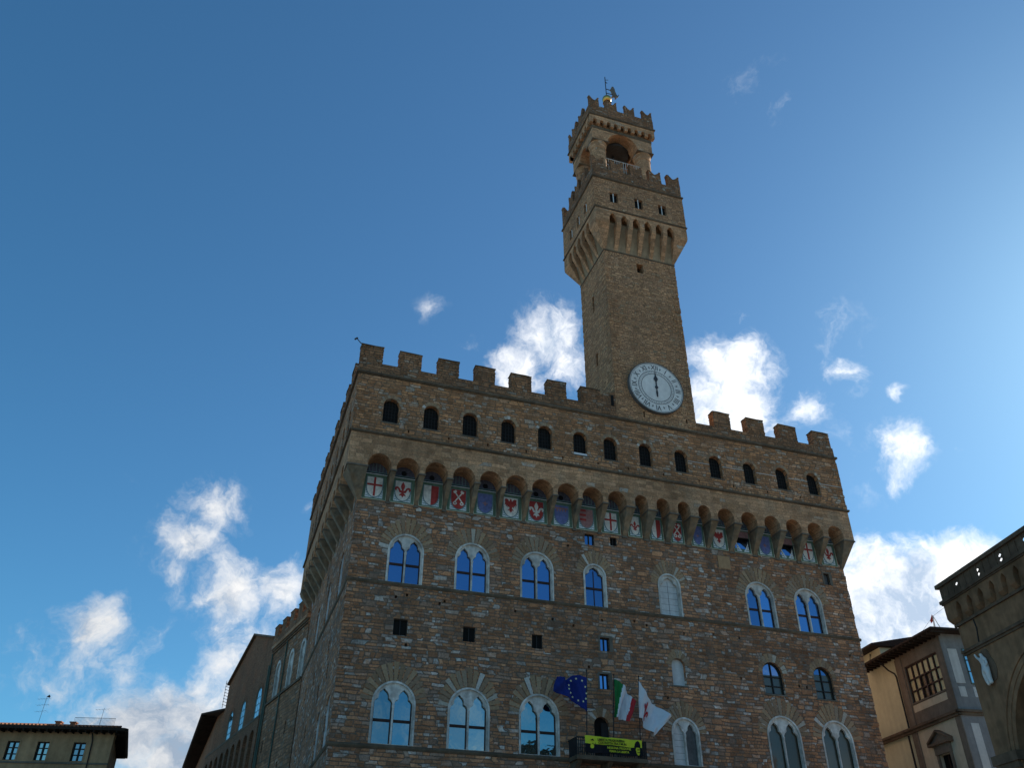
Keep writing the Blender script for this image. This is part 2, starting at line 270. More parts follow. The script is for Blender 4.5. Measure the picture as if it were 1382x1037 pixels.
# ------------------------------------------------------------------ mesh builder
def link(o): COL.objects.link(o); return o
class MB:
    def __init__(s): s.v = []; s.f = []; s.mi = []; s.tint = []; s.mats = []
    def mat(s, m):
        if m not in s.mats: s.mats.append(m)
        return s.mats.index(m)
    def add(s, vs, fs, m, tint=None):
        o = len(s.v); k = s.mat(m); s.v += [tuple(q) for q in vs]
        tv = random.random() if tint is None else tint
        for f in fs: s.f.append([o+i for i in f]); s.mi.append(k); s.tint.append(tv)
        return s
    def box(s, x0, x1, y0, y1, z0, z1, m):
        vs = [(x, y, z) for z in (z0, z1) for y in (y0, y1) for x in (x0, x1)]
        return s.add(vs, [(0, 2, 3, 1), (4, 5, 7, 6), (0, 1, 5, 4), (2, 6, 7, 3), (0, 4, 6, 2), (1, 3, 7, 5)], m)
    def prism(s, poly, d0, d1, m, ax='y', tint=None):
        n = len(poly)
        def q(p, d): return {'y': (p[0], d, p[1]), 'x': (d, p[0], p[1]), 'z': (p[0], p[1], d)}[ax]
        vs = [q(p, d0) for p in poly]+[q(p, d1) for p in poly]
        return s.add(vs, [tuple(range(n)), tuple(range(2*n-1, n-1, -1))]+[(i, (i+1) % n, n+(i+1) % n, n+i) for i in range(n)], m, tint)
    def tube(s, pts, r, m, n=8, cap=True):
        pts = [Vector(p) for p in pts]; rs = r if isinstance(r, (list, tuple)) else [r]*len(pts); vs = []; fs = []
        for i, p in enumerate(pts):
            t = (pts[min(i+1, len(pts)-1)]-pts[max(i-1, 0)]).normalized(); a = t.orthogonal().normalized()
            if abs(t.z) < .9: a = t.cross(Vector((0, 0, 1))).normalized()
            b = t.cross(a)
            for k in range(n): th = 2*math.pi*k/n; vs.append(p+(a*math.cos(th)+b*math.sin(th))*rs[i])
        for i in range(len(pts)-1):
            for k in range(n): fs.append((i*n+k, i*n+(k+1) % n, (i+1)*n+(k+1) % n, (i+1)*n+k))
        if cap: fs += [tuple(range(n-1, -1, -1)), tuple((len(pts)-1)*n+k for k in range(n))]
        return s.add(vs, fs, m)
    def lathe(s, cx, cy, prof, m, n=20, sx=1):
        vs = []; fs = []
        for (r, z) in prof:
            for k in range(n): th = 2*math.pi*k/n; vs.append((cx+r*math.cos(th)*sx, cy+r*math.sin(th), z))
        for i in range(len(prof)-1):
            for k in range(n): fs.append((i*n+k, i*n+(k+1) % n, (i+1)*n+(k+1) % n, (i+1)*n+k))
        fs += [tuple(range(n-1, -1, -1)), tuple((len(prof)-1)*n+k for k in range(n))]
        return s.add(vs, fs, m)
    def hull(s, pts, m):
        bm = bmesh.new()
        for p in pts: bm.verts.new(p)
        r = bmesh.ops.convex_hull(bm, input=bm.verts); bm.verts.ensure_lookup_table(); bm.verts.index_update()
        vs = [v.co.copy() for v in bm.verts]; fs = [tuple(v.index for v in f.verts) for f in bm.faces]; bm.free()
        return s.add(vs, fs, m)
    def plate(s, outer, holes, d0, d1, m, ax='y'):
        cu = bpy.data.curves.new('t', 'CURVE'); cu.dimensions = '2D'; cu.fill_mode = 'BOTH'; cu.extrude = abs(d1-d0)/2
        for pl in [outer]+holes:
            sp = cu.splines.new('POLY'); sp.points.add(len(pl)-1); sp.use_cyclic_u = True
            for q, p in zip(sp.points, pl): q.co = (p[0], p[1], 0, 1)
        ob = bpy.data.objects.new('t', cu); me = bpy.data.meshes.new_from_object(ob)
        bm = bmesh.new(); bm.from_mesh(me); bmesh.ops.remove_doubles(bm, verts=bm.verts, dist=1e-4)
        bm.verts.index_update(); mid = (d0+d1)/2
        vs = [{'y': (v.co.x, mid+v.co.z, v.co.y), 'x': (mid+v.co.z, v.co.x, v.co.y), 'z': (v.co.x, v.co.y, mid+v.co.z)}[ax] for v in bm.verts]
        fs = [tuple(v.index for v in f.verts) for f in bm.faces]
        bm.free(); bpy.data.objects.remove(ob); bpy.data.curves.remove(cu); bpy.data.meshes.remove(me)
        return s.add(vs, fs, m)
    def text(s, body, size, m, xf, depth=.008, bold=0):
        cu = bpy.data.curves.new('t', 'FONT'); cu.body = body; cu.size = size; cu.align_x = 'CENTER'; cu.align_y = 'CENTER'; cu.extrude = depth/2; cu.offset = bold; cu.resolution_u = 2
        ob = bpy.data.objects.new('t', cu); me = bpy.data.meshes.new_from_object(ob)
        vs = [xf(v.co) for v in me.vertices]; fs = [tuple(q.vertices) for q in me.polygons]
        bpy.data.objects.remove(ob); bpy.data.curves.remove(cu); bpy.data.meshes.remove(me)
        return s.add(vs, fs, m)
    def build(s, name, parent=None, dz=Z0, smooth=False, world=False, nrm=True):
        me = bpy.data.meshes.new(name)
        me.from_pydata([(x, y, z+dz) for x, y, z in s.v], [], s.f)
        for m in s.mats: me.materials.append(m)
        me.polygons.foreach_set('material_index', s.mi)
        a = me.attributes.new('tint', 'FLOAT', 'FACE'); a.data.foreach_set('value', s.tint)
        if nrm:
            bm = bmesh.new(); bm.from_mesh(me); bmesh.ops.recalc_face_normals(bm, faces=bm.faces); bm.to_mesh(me); bm.free()
        if smooth: me.polygons.foreach_set('use_smooth', [True]*len(me.polygons))
        me.update()
        o = link(bpy.data.objects.new(name, me))
        if parent:
            o.parent = parent
            if world: o.matrix_parent_inverse = parent.matrix_basis.inverted()
        return o
def tag(o, label=None, cat=None, group=None, kind=None):
    for k, v in (('label', label), ('category', cat), ('group', group), ('kind', kind)):
        if v: o[k] = v
    return o
def thing(name, label, cat, loc=(0, 0, 0), rz=0, group=None):
    o = link(bpy.data.objects.new(name, None)); o.location = loc; o.rotation_euler = (0, 0, rz); o.empty_display_size = .5
    bpy.context.view_layer.update()
    return tag(o, label, cat, group)
def dup(o, loc, parent):
    c = link(o.copy()); c.parent = parent; c.location = loc
    for ch in o.children:
        d = link(ch.copy()); d.parent = c
    return c
def arch(cx, w, z0, zs, n=14, rise=None):
    """outline of an arched opening, sill z0, springing zs"""
    a = w/2; h = a if rise is None else rise
    return [(cx-a, z0), (cx+a, z0)]+[(cx+a*math.cos(math.pi*k/n), zs+h*math.sin(math.pi*k/n)) for k in range(n+1)]
def rect(x0, x1, z0, z1): return [(x0, z0), (x1, z0), (x1, z1), (x0, z1)]

# ================================================================== GROUND
g = MB(); g.box(-1500, 1500, -1500, 1500, -.3-Z0, -Z0, M_pave); tag(g.build('ground'), kind='structure')

# ================================================================== PALACE
W, D, DX, DXR, LY = 40.0, 1.526, 1.15, .45, 24.6
Z1, Z2, ZC, ZO, ZG, ZU, ZP, ZM = 10.5, 20.72, 26.47, 28.39, 31.12, 36.15, 37.15, 38.65
X0, X1, YB = -DX, W+DXR, LY+DX
palace = thing('palace', 'great fortress palace of rough brown stone with battlements and a row of painted shields', 'palace')
P_ = palace
# --- quoins: uneven corner stones
def quoins(mb, x, y, z0, z1, sx, sy, m, pr=.05, hh=(.26, .44)):
    z = z0; k = 0
    while z < z1-.2:
        h = random.uniform(*hh); a = random.uniform(.35, .95); b = random.uniform(.35, .95); e = random.uniform(.012, pr); e2 = random.uniform(.012, pr)
        if random.random() < .82:
            xs = sorted((x-sx*e, x+sx*a)); ys = sorted((y-sy*e2, y+sy*b)); mb.box(xs[0], xs[1], ys[0], ys[1], z, min(z+h-.03, z1), m)
        z += h
# --- window positions on the front (centre x, width)
UP = [(3.72, 2.42), (8.47, 2.46), (13.27, 2.47), (31.55, 2.5), (35.9, 2.5)]
LO = [(3.70, 2.68), (8.55, 2.72), (13.29, 2.72), (31.7, 2.72), (36.15, 2.6)]
US = 23.12; LS = 13.02
holes = [arch(c, w_-.04, Z2+.12, US) for c, w_ in UP]+[arch(c, w_-.04, Z1+.14, LS) for c, w_ in LO]
holes += [arch(17.75, 1.72, Z2+.12, 23.15), arch(23.78, 1.8, Z2+.12, 23.12), arch(23.87, 2.04, Z1+.14, 12.66)]
SMALL = [(3.27, 4.22, 17.31, 18.38), (7.98, 8.84, 17.35, 18.36), (12.84, 13.63, 17.38, 18.34), (17.89, 18.6, 17.69, 18.64), (17.71, 18.4, 15.11, 16.11), (17.1, 17.87, 25.5, 26.38), (19.16, 19.72, 25.7, 26.38), (37.9, 38.42, 24.95, 25.9)]
holes += [rect(*q) for q in SMALL]
holes += [arch(17.68, 1.08, Z1+.2, 12.75), arch(23.85, 1.06, 15.83, 17.2), arch(31.58, 1.68, 15.87, 17.35), arch(35.92, 1.64, 15.86, 17.42)]
put = []
for k in range(46):
    x = random.uniform(1, 39); z = random.choice([9, 14.9, 16.6, 19.4, 19.9, 25.2])+random.uniform(-.3, .3)
    if all(not (min(p[0] for p in h)-.6 < x < max(p[0] for p in h)+.6 and min(p[1] for p in h)-.4 < z < max(p[1] for p in h)+1.1) for h in holes): put.append(rect(x, x+.16, z, z+.2))
wl = MB(); wl.plate(rect(0, W, -Z0, ZG), holes+put, 0, .9, M_front); wl.box(.0, W, .95, 1.0, -Z0, ZG, M_dark)
quoins(wl, 0, 0, -Z0, 26.3, 1, 1, M_front); quoins(wl, W, 0, -Z0, 26.3, -1, 1, M_front); wl.build('front_wall', P_)
# --- left flank wall
fl = [(4.6, 'u'), (10.8, 'u'), (17.0, 'u'), (2.7, 'l'), (7.2, 'l')]
sh = []
for y, k in fl: sh.append(arch(y, 2.0, Z2+.15, 23.3) if k == 'u' else arch(y, 1.9, Z1+.15, 12.9))
sh += [rect(y, y+.6, z, z+1.0) for y, z in ((6.0, 17.4), (13.5, 17.2), (19, 17.3), (9.5, 15.2), (15, 13.6), (20.5, 12.8), (12.6, 24.6), (21.5, 22.2), (5.2, 15.6))]
sh += [rect(y, y+.18, z, z+.25) for y, z in ((2.2, 19.2), (8.1, 24.9), (11.6, 15.9), (16.6, 19.2), (18.2, 15.2), (3.4, 25), (14.2, 25.1))]
wl = MB(); wl.plate(rect(.9, LY, -Z0, ZG), sh, 0, .9, M_front, 'x'); wl.box(.95, 1.0, .95, LY, -Z0, ZG, M_dark); wl.build('side_wall', P_)
wl = MB(); wl.box(W-.9, W, .9, LY, -Z0, ZG, M_front); wl.build('side_wall', P_)
wl = MB(); wl.box(.9, W-.9, LY-.9, LY, -Z0, ZG, M_front); wl.build('rear_wall', P_)
# --- string courses
for z, nm in ((Z1, 1), (Z2, 2)):
    s_ = MB(); s_.prism([(-.10, z-.03), (-.10, z+.05), (-.04, z+.09), (.02, z+.13), (.02, z-.14), (-.04, z-.14)], -.15, W+.15, M_cornice, 'x')
    s_.prism([(-.10, z-.03), (-.10, z+.05), (-.04, z+.09), (.02, z+.13), (.02, z-.14), (-.04, z-.14)], .02, LY, M_cornice, 'y'); s_.build('string_course', P_)
# --- gallery: front plate with arches open below
AC = [1.1, 3.13, 5.2, 7.25, 9.27, 11.25, 13.26, 15.27, 17.28, 19.28, 21.3, 23.12, 24.93, 26.72, 28.6, 30.68, 32.78, 34.78, 36.8, 38.75]
AH = [.83]*9+[.76]+[.54]*4+[.72]*6
GX = [1.52, 4.55, 7.55, 10.57, 13.53, 16.44, 19.0, 22.05, 25.2, 28.33, 31.5, 34.58, 37.6]
def arcade_outline(x0, x1, cs, hs, zb, zapex, ztop, pointed=False):
    o = [(x0, ztop), (x0, zb)]
    for c, a in zip(cs, hs):
        zs = zapex-a*(1.5 if pointed else 1.0)
        o.append((c-a, zb))
        n = 12
        for k in range(n+1):
            th = math.pi*(1-k/n)
            if pointed:
                xx = math.cos(th); o.append((c+a*xx, zs+a*1.5*(1-abs(xx)**1.7)))
            else: o.append((c+a*math.cos(th), zs+a*math.sin(th)))
        o.append((c+a, zb))
    o += [(x1, zb), (x1, ztop)]
    return o
hol = [arch(x, 1.16, 32.15, 33.63) for x in GX]
hol += [rect(x+1.35, x+1.47, 31.55, 31.78) for x in GX[:-1]]
wl = MB(); wl.plate(arcade_outline(X0, X1, AC, AH, ZO, 29.52, ZG), [], -D, 0, M_smooth)
wl.build('arcade_wall', P_)
wl = MB(); wl.plate(rect(X0, X1, ZG, ZU), hol, -D, -D+.6, M_gal); quoins(wl, X0, -D, ZG+.2, ZU-.15, 1, 1, M_gal, .04); quoins(wl, X1, -D, ZG+.2, ZU-.15, -1, 1, M_gal, .04); wl.build('gallery_wall', P_)
SY = [1.2+2.05*k for k in range(12)]
wl = MB(); wl.plate(arcade_outline(.02, YB, SY, [.74]*12, ZO, 29.52, ZG), [], -DX, -.003, M_smooth, 'x'); wl.build('arcade_wall', P_)
SGY = [.9+3.05*k for k in range(8)]
wl = MB(); wl.plate(rect(-D+.6, YB, ZG, ZU), [arch(y, 1.16, 32.15, 33.63) for y in SGY], -DX, -DX+.6, M_gal, 'x'); wl.build('gallery_wall', P_)
wl = MB(); wl.box(X1-.6, X1, -D+.6, YB, ZG, ZU, M_gal); wl.box(W+.003, X1, .003, YB, ZO, ZG, M_smooth); wl.build('gallery_wall', P_)
wl = MB(); wl.box(-DX+.6, X1-.6, YB-.6, YB, ZO, ZU, M_gal); wl.build('gallery_wall', P_)
rf = MB(); rf.box(X0+.1, X1-.1, -D+.1, YB-.1, ZU-.25, ZU-.06, M_lead); rf.box(X0+.7, X1-.7, -D+1.4, -D+1.45, ZG, ZU-.3, M_dark); rf.box(X0+1.3, X0+1.35, -D+1.5, YB-1, ZG, ZU-.3, M_dark); rf.build('roof', P_)
# --- cornices
def ring_cornice(mb, x0, x1, y0, y1, z, m, pr=.16, hh=.2):
    mb.box(x0-pr, x1+pr, y0-pr, y0, z-hh/2, z+hh/2, m); mb.box(x0-pr, x0, y0, y1+pr, z-hh/2, z+hh/2, m); mb.box(x1, x1+pr, y0, y1+pr, z-hh/2, z+hh/2, m); mb.box(x0, x1, y1, y1+pr, z-hh/2, z+hh/2, m)
    mb.box(x0-pr*.5, x1+pr*.5, y0-pr*.5, y0, z-hh*.95, z-hh/2, m); mb.box(x0-pr*.5, x0, y0, y1, z-hh*.95, z-hh/2, m)
c = MB(); ring_cornice(c, X0, X1, -D, YB, ZG, M_cornice, .14, .14); c.build('cornice', P_)
c = MB(); ring_cornice(c, X0, X1, -D, YB, ZU, M_cornice, .15, .16); c.build('cornice', P_)
# --- parapet and merlons
TX0, TX1, TY0, TY1 = 19.77, 27.0, -1.526, 4.15
pp = MB()
pp.box(X0, TX0, -D+.0, -D+.55, ZU+.08, ZP, M_merlon); pp.box(TX1, X1, -D, -D+.55, ZU+.08, ZP, M_merlon)
pp.box(X0, X0+.55, -D+.55, YB, ZU+.08, ZP, M_merlon); pp.box(X1-.55, X1, -D+.55, YB, ZU+.08, ZP, M_merlon); pp.box(X0+.55, X1-.55, YB-.55, YB, ZU+.08, ZP, M_merlon)
pp.build('parapet', P_)
def merlon_mesh(wd, th, h):
    b = MB(); b.box(-wd/2, wd/2, 0, th, 0, h, M_merlon); b.box(-wd/2-.05, wd/2+.05, -.05, th+.05, h, h+.09, M_cornice)
    z = 0
    for k in range(5):
        hh = h/5; e = random.uniform(.005, .03); e2 = random.uniform(.005, .03)
        b.box(-wd/2-e, -wd/2+.3, -.02, th+.02, z+.01, z+hh-.02, M_merlon); b.box(wd/2-.3, wd/2+e2, -.022, th+.022, z+.01, z+hh-.02, M_merlon); z += hh
    return b
def wear(o, cuts=2, amp=.035):
    bm = bmesh.new(); bm.from_mesh(o.data); bmesh.ops.subdivide_edges(bm, edges=bm.edges, cuts=cuts, use_grid_fill=True)
    for v in bm.verts: v.co += Vector((random.uniform(-1, 1), random.uniform(-1, 1), random.uniform(-1, .6)))*amp
    bm.to_mesh(o.data); bm.free(); return o
MV = [wear(merlon_mesh(1.62+random.uniform(-.06, .06), .7, 1.42+random.uniform(-.07, .05)).build('merlon', P_, 0)) for k in range(6)]
MX = [-.34, 2.65, 5.66, 8.62, 11.6, 14.62, 17.55, 29.58, 32.84, 36.08, 39.45]
SL = [((x, -D, ZP+Z0), 0) for x in MX]
for k in range(9):
    for xx, rz in ((X0, -math.pi/2), (X1, math.pi/2)): SL.append(((xx, 2.1+2.98*k, ZP+Z0), rz))
for k, (loc, rz) in enumerate(SL):
    o = MV[k] if k < 6 else dup(MV[random.randrange(6)], loc, P_)
    o.location = loc; o.rotation_euler = (0, 0, rz)
# --- brackets under the gallery
edges = []
for i in range(len(AC)-1): edges.append((AC[i]+AH[i], AC[i+1]-AH[i+1]))
def bracket(mb, xa, xb, m, capm):
    xm = (xa+xb)/2; hw = (xb-xa)/2; bw = max(.11, hw*.45)
    # inverted wedge from the gallery front down to the wall
    pts = [(xa, -D, ZO), (xb, -D, ZO), (xa, 0, ZO), (xb, 0, ZO), (xa+.02, -D+.1, ZO-.12), (xb-.02, -D+.1, ZO-.12), (xm-bw, 0, ZC+.12), (xm+bw, 0, ZC+.12), (xm-bw*1.1, -.45, ZC+.68), (xm+bw*1.1, -.45, ZC+.68)]
    mb.hull(pts, m)
    mb.box(xa-.05, xb+.05, -D-.05, -.35, ZO-.07, ZO+.04, capm)
    mb.box(xm-bw-.05, xm+bw+.05, -.12, 0, ZC-.02, ZC+.12, capm)
for k, (a, b) in enumerate(edges):
    mb = MB(); bracket(mb, a, b, M_brk, M_grey); mb.build('bracket', P_)
for (sx, xe, xw, a) in ((1, X0, 0, AC[0]-AH[0]), (-1, X1, W, AC[-1]+AH[-1])):
    mb = MB(); ye = SY[0]-.74 if sx == 1 else .6
    pts = [(xe, -D, ZO), (a, -D, ZO), (xe, ye, ZO), (a, ye, ZO), (xe+sx*.03, -D+.05, ZO-.1), (a, -D+.05, ZO-.1), (xw, 0, ZC), (xw+sx*.22, 0, ZC), (xw, .3, ZC)]
    mb.hull(pts, M_brk); xs = sorted((xe-sx*.05, a+sx*.05)); mb.box(xs[0], xs[1], -D-.05, -.3, ZO-.06, ZO+.05, M_grey); mb.build('bracket', P_)
for i in range(12):
    ya = SY[i]+.74; yb = SY[i+1]-.74 if i < 11 else YB; ym = (ya+yb)/2
    mb = MB(); mb.hull([(-DX, ya, ZO), (-DX, yb, ZO), (0, ya, ZO), (0, yb, ZO), (-DX+.04, ya+.02, ZO-.25), (-DX+.04, yb-.02, ZO-.25), (0, ym-.2, ZC), (0, ym+.2, ZC)], M_brk); mb.box(-DX-.04, -.3, ya-.04, yb+.04, ZO-.06, ZO+.04, M_grey); mb.build('bracket', P_)
# --- painted shield panels
def shield_poly(cx, z0, hw, h, k=1.0):
    o = [(-hw, h), (hw, h), (hw, h*.52)]
    o += [(hw*math.cos(t), h*.52-h*.52*(math.sin(t))**1.0*(1.0)) for t in [math.pi/2*j/7 for j in range(1, 7)]]
    o += [(0, 0)]; o += [(-x, z) for x, z in reversed(o[3:-1])]; o += [(-hw, h*.52)]
    return [(cx+x*k, z0+z) for x, z in o]
LILY = [(0, 1.0), (.10, .84), (.16, .66), (.11, .47), (.05, .30), (.16, .33), (.24, .50), (.38, .60), (.54, .56), (.60, .40), (.52, .26), (.43, .31), (.45, .42), (.36, .42), (.30, .30), (.26, .18), (.20, .13), (.07, .12), (.22, -.02), (.24, -.14), (.11, -.08), (.05, -.16), (0, -.28)]
EAGLE = [(0, .98), (.07, .93), (.08, .80), (.14, .72), (.24, .90), (.36, .96), (.52, .92), (.50, .60), (.54, .34), (.42, .44), (.41, .20), (.31, .36), (.27, .12), (.17, .26), (.10, .08), (.24, -.06), (.26, -.16), (.12, -.08), (.10, -.26), (.03, -.22), (0, -.38)]
def sym(half, cx, z0, s): return [(cx+x*s, z0+z*s) for x, z in half]+[(cx-x*s, z0+z*s) for x, z in reversed(half[1:-1])]
def bar(cx, cz, ang, L, w_): 
    a = Vector((math.cos(ang), math.sin(ang)))*L/2; b = Vector((-math.sin(ang), math.cos(ang)))*w_/2; c_ = Vector((cx, cz))
    return [tuple(c_-a-b), tuple(c_+a-b), tuple(c_+a+b), tuple(c_-a+b)]
def panel(cx, pw, kind):
    z0, z1 = ZC+.16, 28.58; x0, x1 = cx-pw/2, cx+pw/2; b = MB()
    b.box(x0, x1, -.05, 0, z0, z1, M_green); e = .035
    for q_ in (rect(x0, x0+e, z0, z1), rect(x1-e, x1, z0, z1), rect(x0, x1, z0, z0+e)): b.prism(q_, -.056, -.05, M_cream)
    hw = pw*.31; sz = z0+.2; sh_ = 1.52
    for sg in (-1, 1):   # pale spandrels with dark trefoils
        b.prism([(cx+sg*hw*1.13, sz-.07), (cx+sg*.06, sz-.07), (cx+sg*hw*.62, sz+.25), (cx+sg*hw*1.0, sz+.62), (cx+sg*hw*1.13, sz+.8)], -.058, -.05, M_ice)
        for (px, pz) in ((.82, .1), (.98, .06), (.95, .26), (.68, .02), (1.02, .42)): b.prism([(cx+sg*hw*px+.045*math.cos(t), sz+pz+.045*math.sin(t)) for t in (0, 1.2, 2.5, 3.8, 5)], -.063, -.058, M_teal)
    b.box(x0, x1, -.10, 0, z1, z1+.05, M_ice); b.box(x0, x1, -.06, 0, z1+.05, z1+.13, M_black); b.box(x0, x1, -.12, 0, z1+.13, z1+.18, M_teal)
    b.box(x0, x1, -.04, 0, z1+.18, 29.6, M_lun)
    if kind[1]: b.prism([(cx+.0+.2*math.cos(t), 29.0+.2*math.sin(t)) for t in [math.pi*2*j/14 for j in range(14)]], -.05, -.04, M_black)
    else:
        n = 7
        for j in range(n): xx = x0+pw*(j+.5)/n; b.box(xx-.02, xx+.02, -.055, -.04, z1+.18, 29.55, M_teal)
    pn = b.build('shield_panel', P_)
    k = kind[0]
    if k == 'open':
        b = MB(); b.box(x0+.1, x1-.1, -.054, -.05, z0+1.3, z1-.1, M_hpink); b.box(x0+.1, x1-.1, -.056, -.05, z0+.35, z0+1.25, M_glass); b.box(x0+.1, x1-.12, -.06, -.052, z0+1.2, z0+1.3, M_iron); b.build('open_window', pn)
        b = MB(); b.hull([(x0+.1, -.06, z0+1.3), (x1-.12, -.06, z0+1.3), (x0+.1, -.5, z0+1.05), (x1-.12, -.5, z0+1.05), (x0+.1, -.52, z0+1.08), (x1-.12, -.52, z0+1.08)], M_iron); b.build('window_sash', pn); return
    fld = {'cross': M_hwhite, 'lily': M_hwhite, 'half': M_hwhite, 'keys': M_hred, 'blue': M_hblue, 'eagle': M_hwhite, 'wlily': M_hred, 'label': M_hblue, 'stripe': M_hpink}[k]
    b = MB(); b.prism(shield_poly(cx, sz-.07, hw+.07, sh_+.10), -.066, -.05, M_teal); b.prism(shield_poly(cx, sz, hw, sh_), -.074, -.066, fld); b.build('shield', pn)
    b = MB(); y0, y1 = -.082, -.074; s0 = hw/.72
    if k == 'cross': b.prism(rect(cx-.075, cx+.075, sz+.06, sz+sh_-.0), y0, y1, M_hred); b.prism(rect(cx-hw+.005, cx+hw-.005, sz+sh_*.56, sz+sh_*.56+.15), y0-.004, y1-.004, M_hred)
    if k == 'lily': b.prism(sym(LILY, cx, sz+.48, s0*1.3), y0, y1, M_hred)
    if k == 'wlily': b.prism(sym(LILY, cx, sz+.48, s0*1.3), y0, y1, M_hwhite)
    if k == 'eagle': b.prism(sym(EAGLE, cx, sz+.58, s0*1.15), y0, y1, M_hred)
    if k == 'half':
        sp = [p for p in shield_poly(cx, sz, hw, sh_) if p[0] >= cx-1e-6]; b.prism([(cx, sz+sh_)]+sp, y0, y1, M_hred)
    if k == 'keys':
        for sg in (-1, 1):
            b.prism(bar(cx, sz+.92, math.pi/2+sg*.62, 1.1, .09), y0-.004*(sg > 0), y1, M_hwhite)
            hx = cx+sg*.34*s0; b.plate([(hx+.15*math.cos(t), sz+.42+.13*math.sin(t)) for t in [math.pi*2*j/12 for j in range(12)]], [[(hx+.07*math.cos(t), sz+.42+.06*math.sin(t)) for t in [math.pi*2*j/12 for j in range(12)]]], y0-.01, y1, M_hwhite)
            b.prism(bar(cx+sg*.36*s0, sz+1.34, math.pi/2-sg*.62+math.pi/2, .26, .17), y0-.008, y1, M_hwhite)
    if k == 'blue': b.prism(sym(LILY, cx, sz+.62, s0*.42), y0, y1, M_hpink)
    if k == 'label':
        b.prism(rect(cx-hw+.02, cx+hw-.02, sz+sh_-.3, sz+sh_-.18), y0, y1, M_hpink)
        for j in (-.6, -.2, .2, .6): b.prism(rect(cx+j*hw-.05, cx+j*hw+.05, sz+sh_-.48, sz+sh_-.3), y0, y1, M_hpink)
    if k == 'stripe':
        for j in range(3): b.prism(rect(cx-hw+.02, cx-.02, sz+.55+.38*j, sz+.72+.38*j), y0, y1, M_hred)
    b.build('emblem', pn)
KIND = ['cross', 'lily', 'half', 'keys', 'blue', 'eagle', 'wlily', 'label', 'stripe', 'cross', 'lily', 'half', 'keys', 'blue', 'eagle', 'open', 'blue', 'open', 'cross', 'lily']
HOLE = [0, 1, 1, 0, 1, 0, 1, 1, 0, 0, 0, 0, 0, 0, 0, 0, 0, 0, 0, 0]
for c_, h_, k_, q_ in zip(AC, AH, KIND, HOLE): panel(c_, 2*h_+(.10 if h_ > .6 else .12), (k_, q_))
# --- two-light windows
def lancet(cx, a, z0, zs, H):
    half = [(a, zs), (a*.97, zs+.16*H), (a*.80, zs+.30*H), (a*.60, zs+.38*H), (a*.56, zs+.44*H), (a*.56, zs+.60*H), (a*.42, zs+.78*H), (a*.18, zs+.90*H), (0, zs+H)]
    return [(cx-a, z0), (cx+a, z0)]+[(cx+x, z) for x, z in half]+[(cx-x, z) for x, z in reversed(half[:-1])]
def voussoir(Rr, zs, big=.75, keyh=.45, n=17, prot=.03):
    b = MB(); t0 = R(4)
    for k in range(n):
        a0 = t0+(math.pi-2*t0)*k/n+.02; a1 = t0+(math.pi-2*t0)*(k+1)/n-.02; am = (a0+a1)/2
        ro = Rr+big*random.uniform(.85, 1.05)+keyh*math.sin(am)**3; ri = Rr+.015; e = random.uniform(.012, prot)
        pl = [(ri*math.cos(a0), zs+ri*math.sin(a0)), (ro*math.cos(a0), zs+ro*math.sin(a0)), (ro*math.cos(a1), zs+ro*math.sin(a1)), (ri*math.cos(a1), zs+ri*math.sin(a1))]
        b.prism(pl, -e, .02, M_vous)
    return b
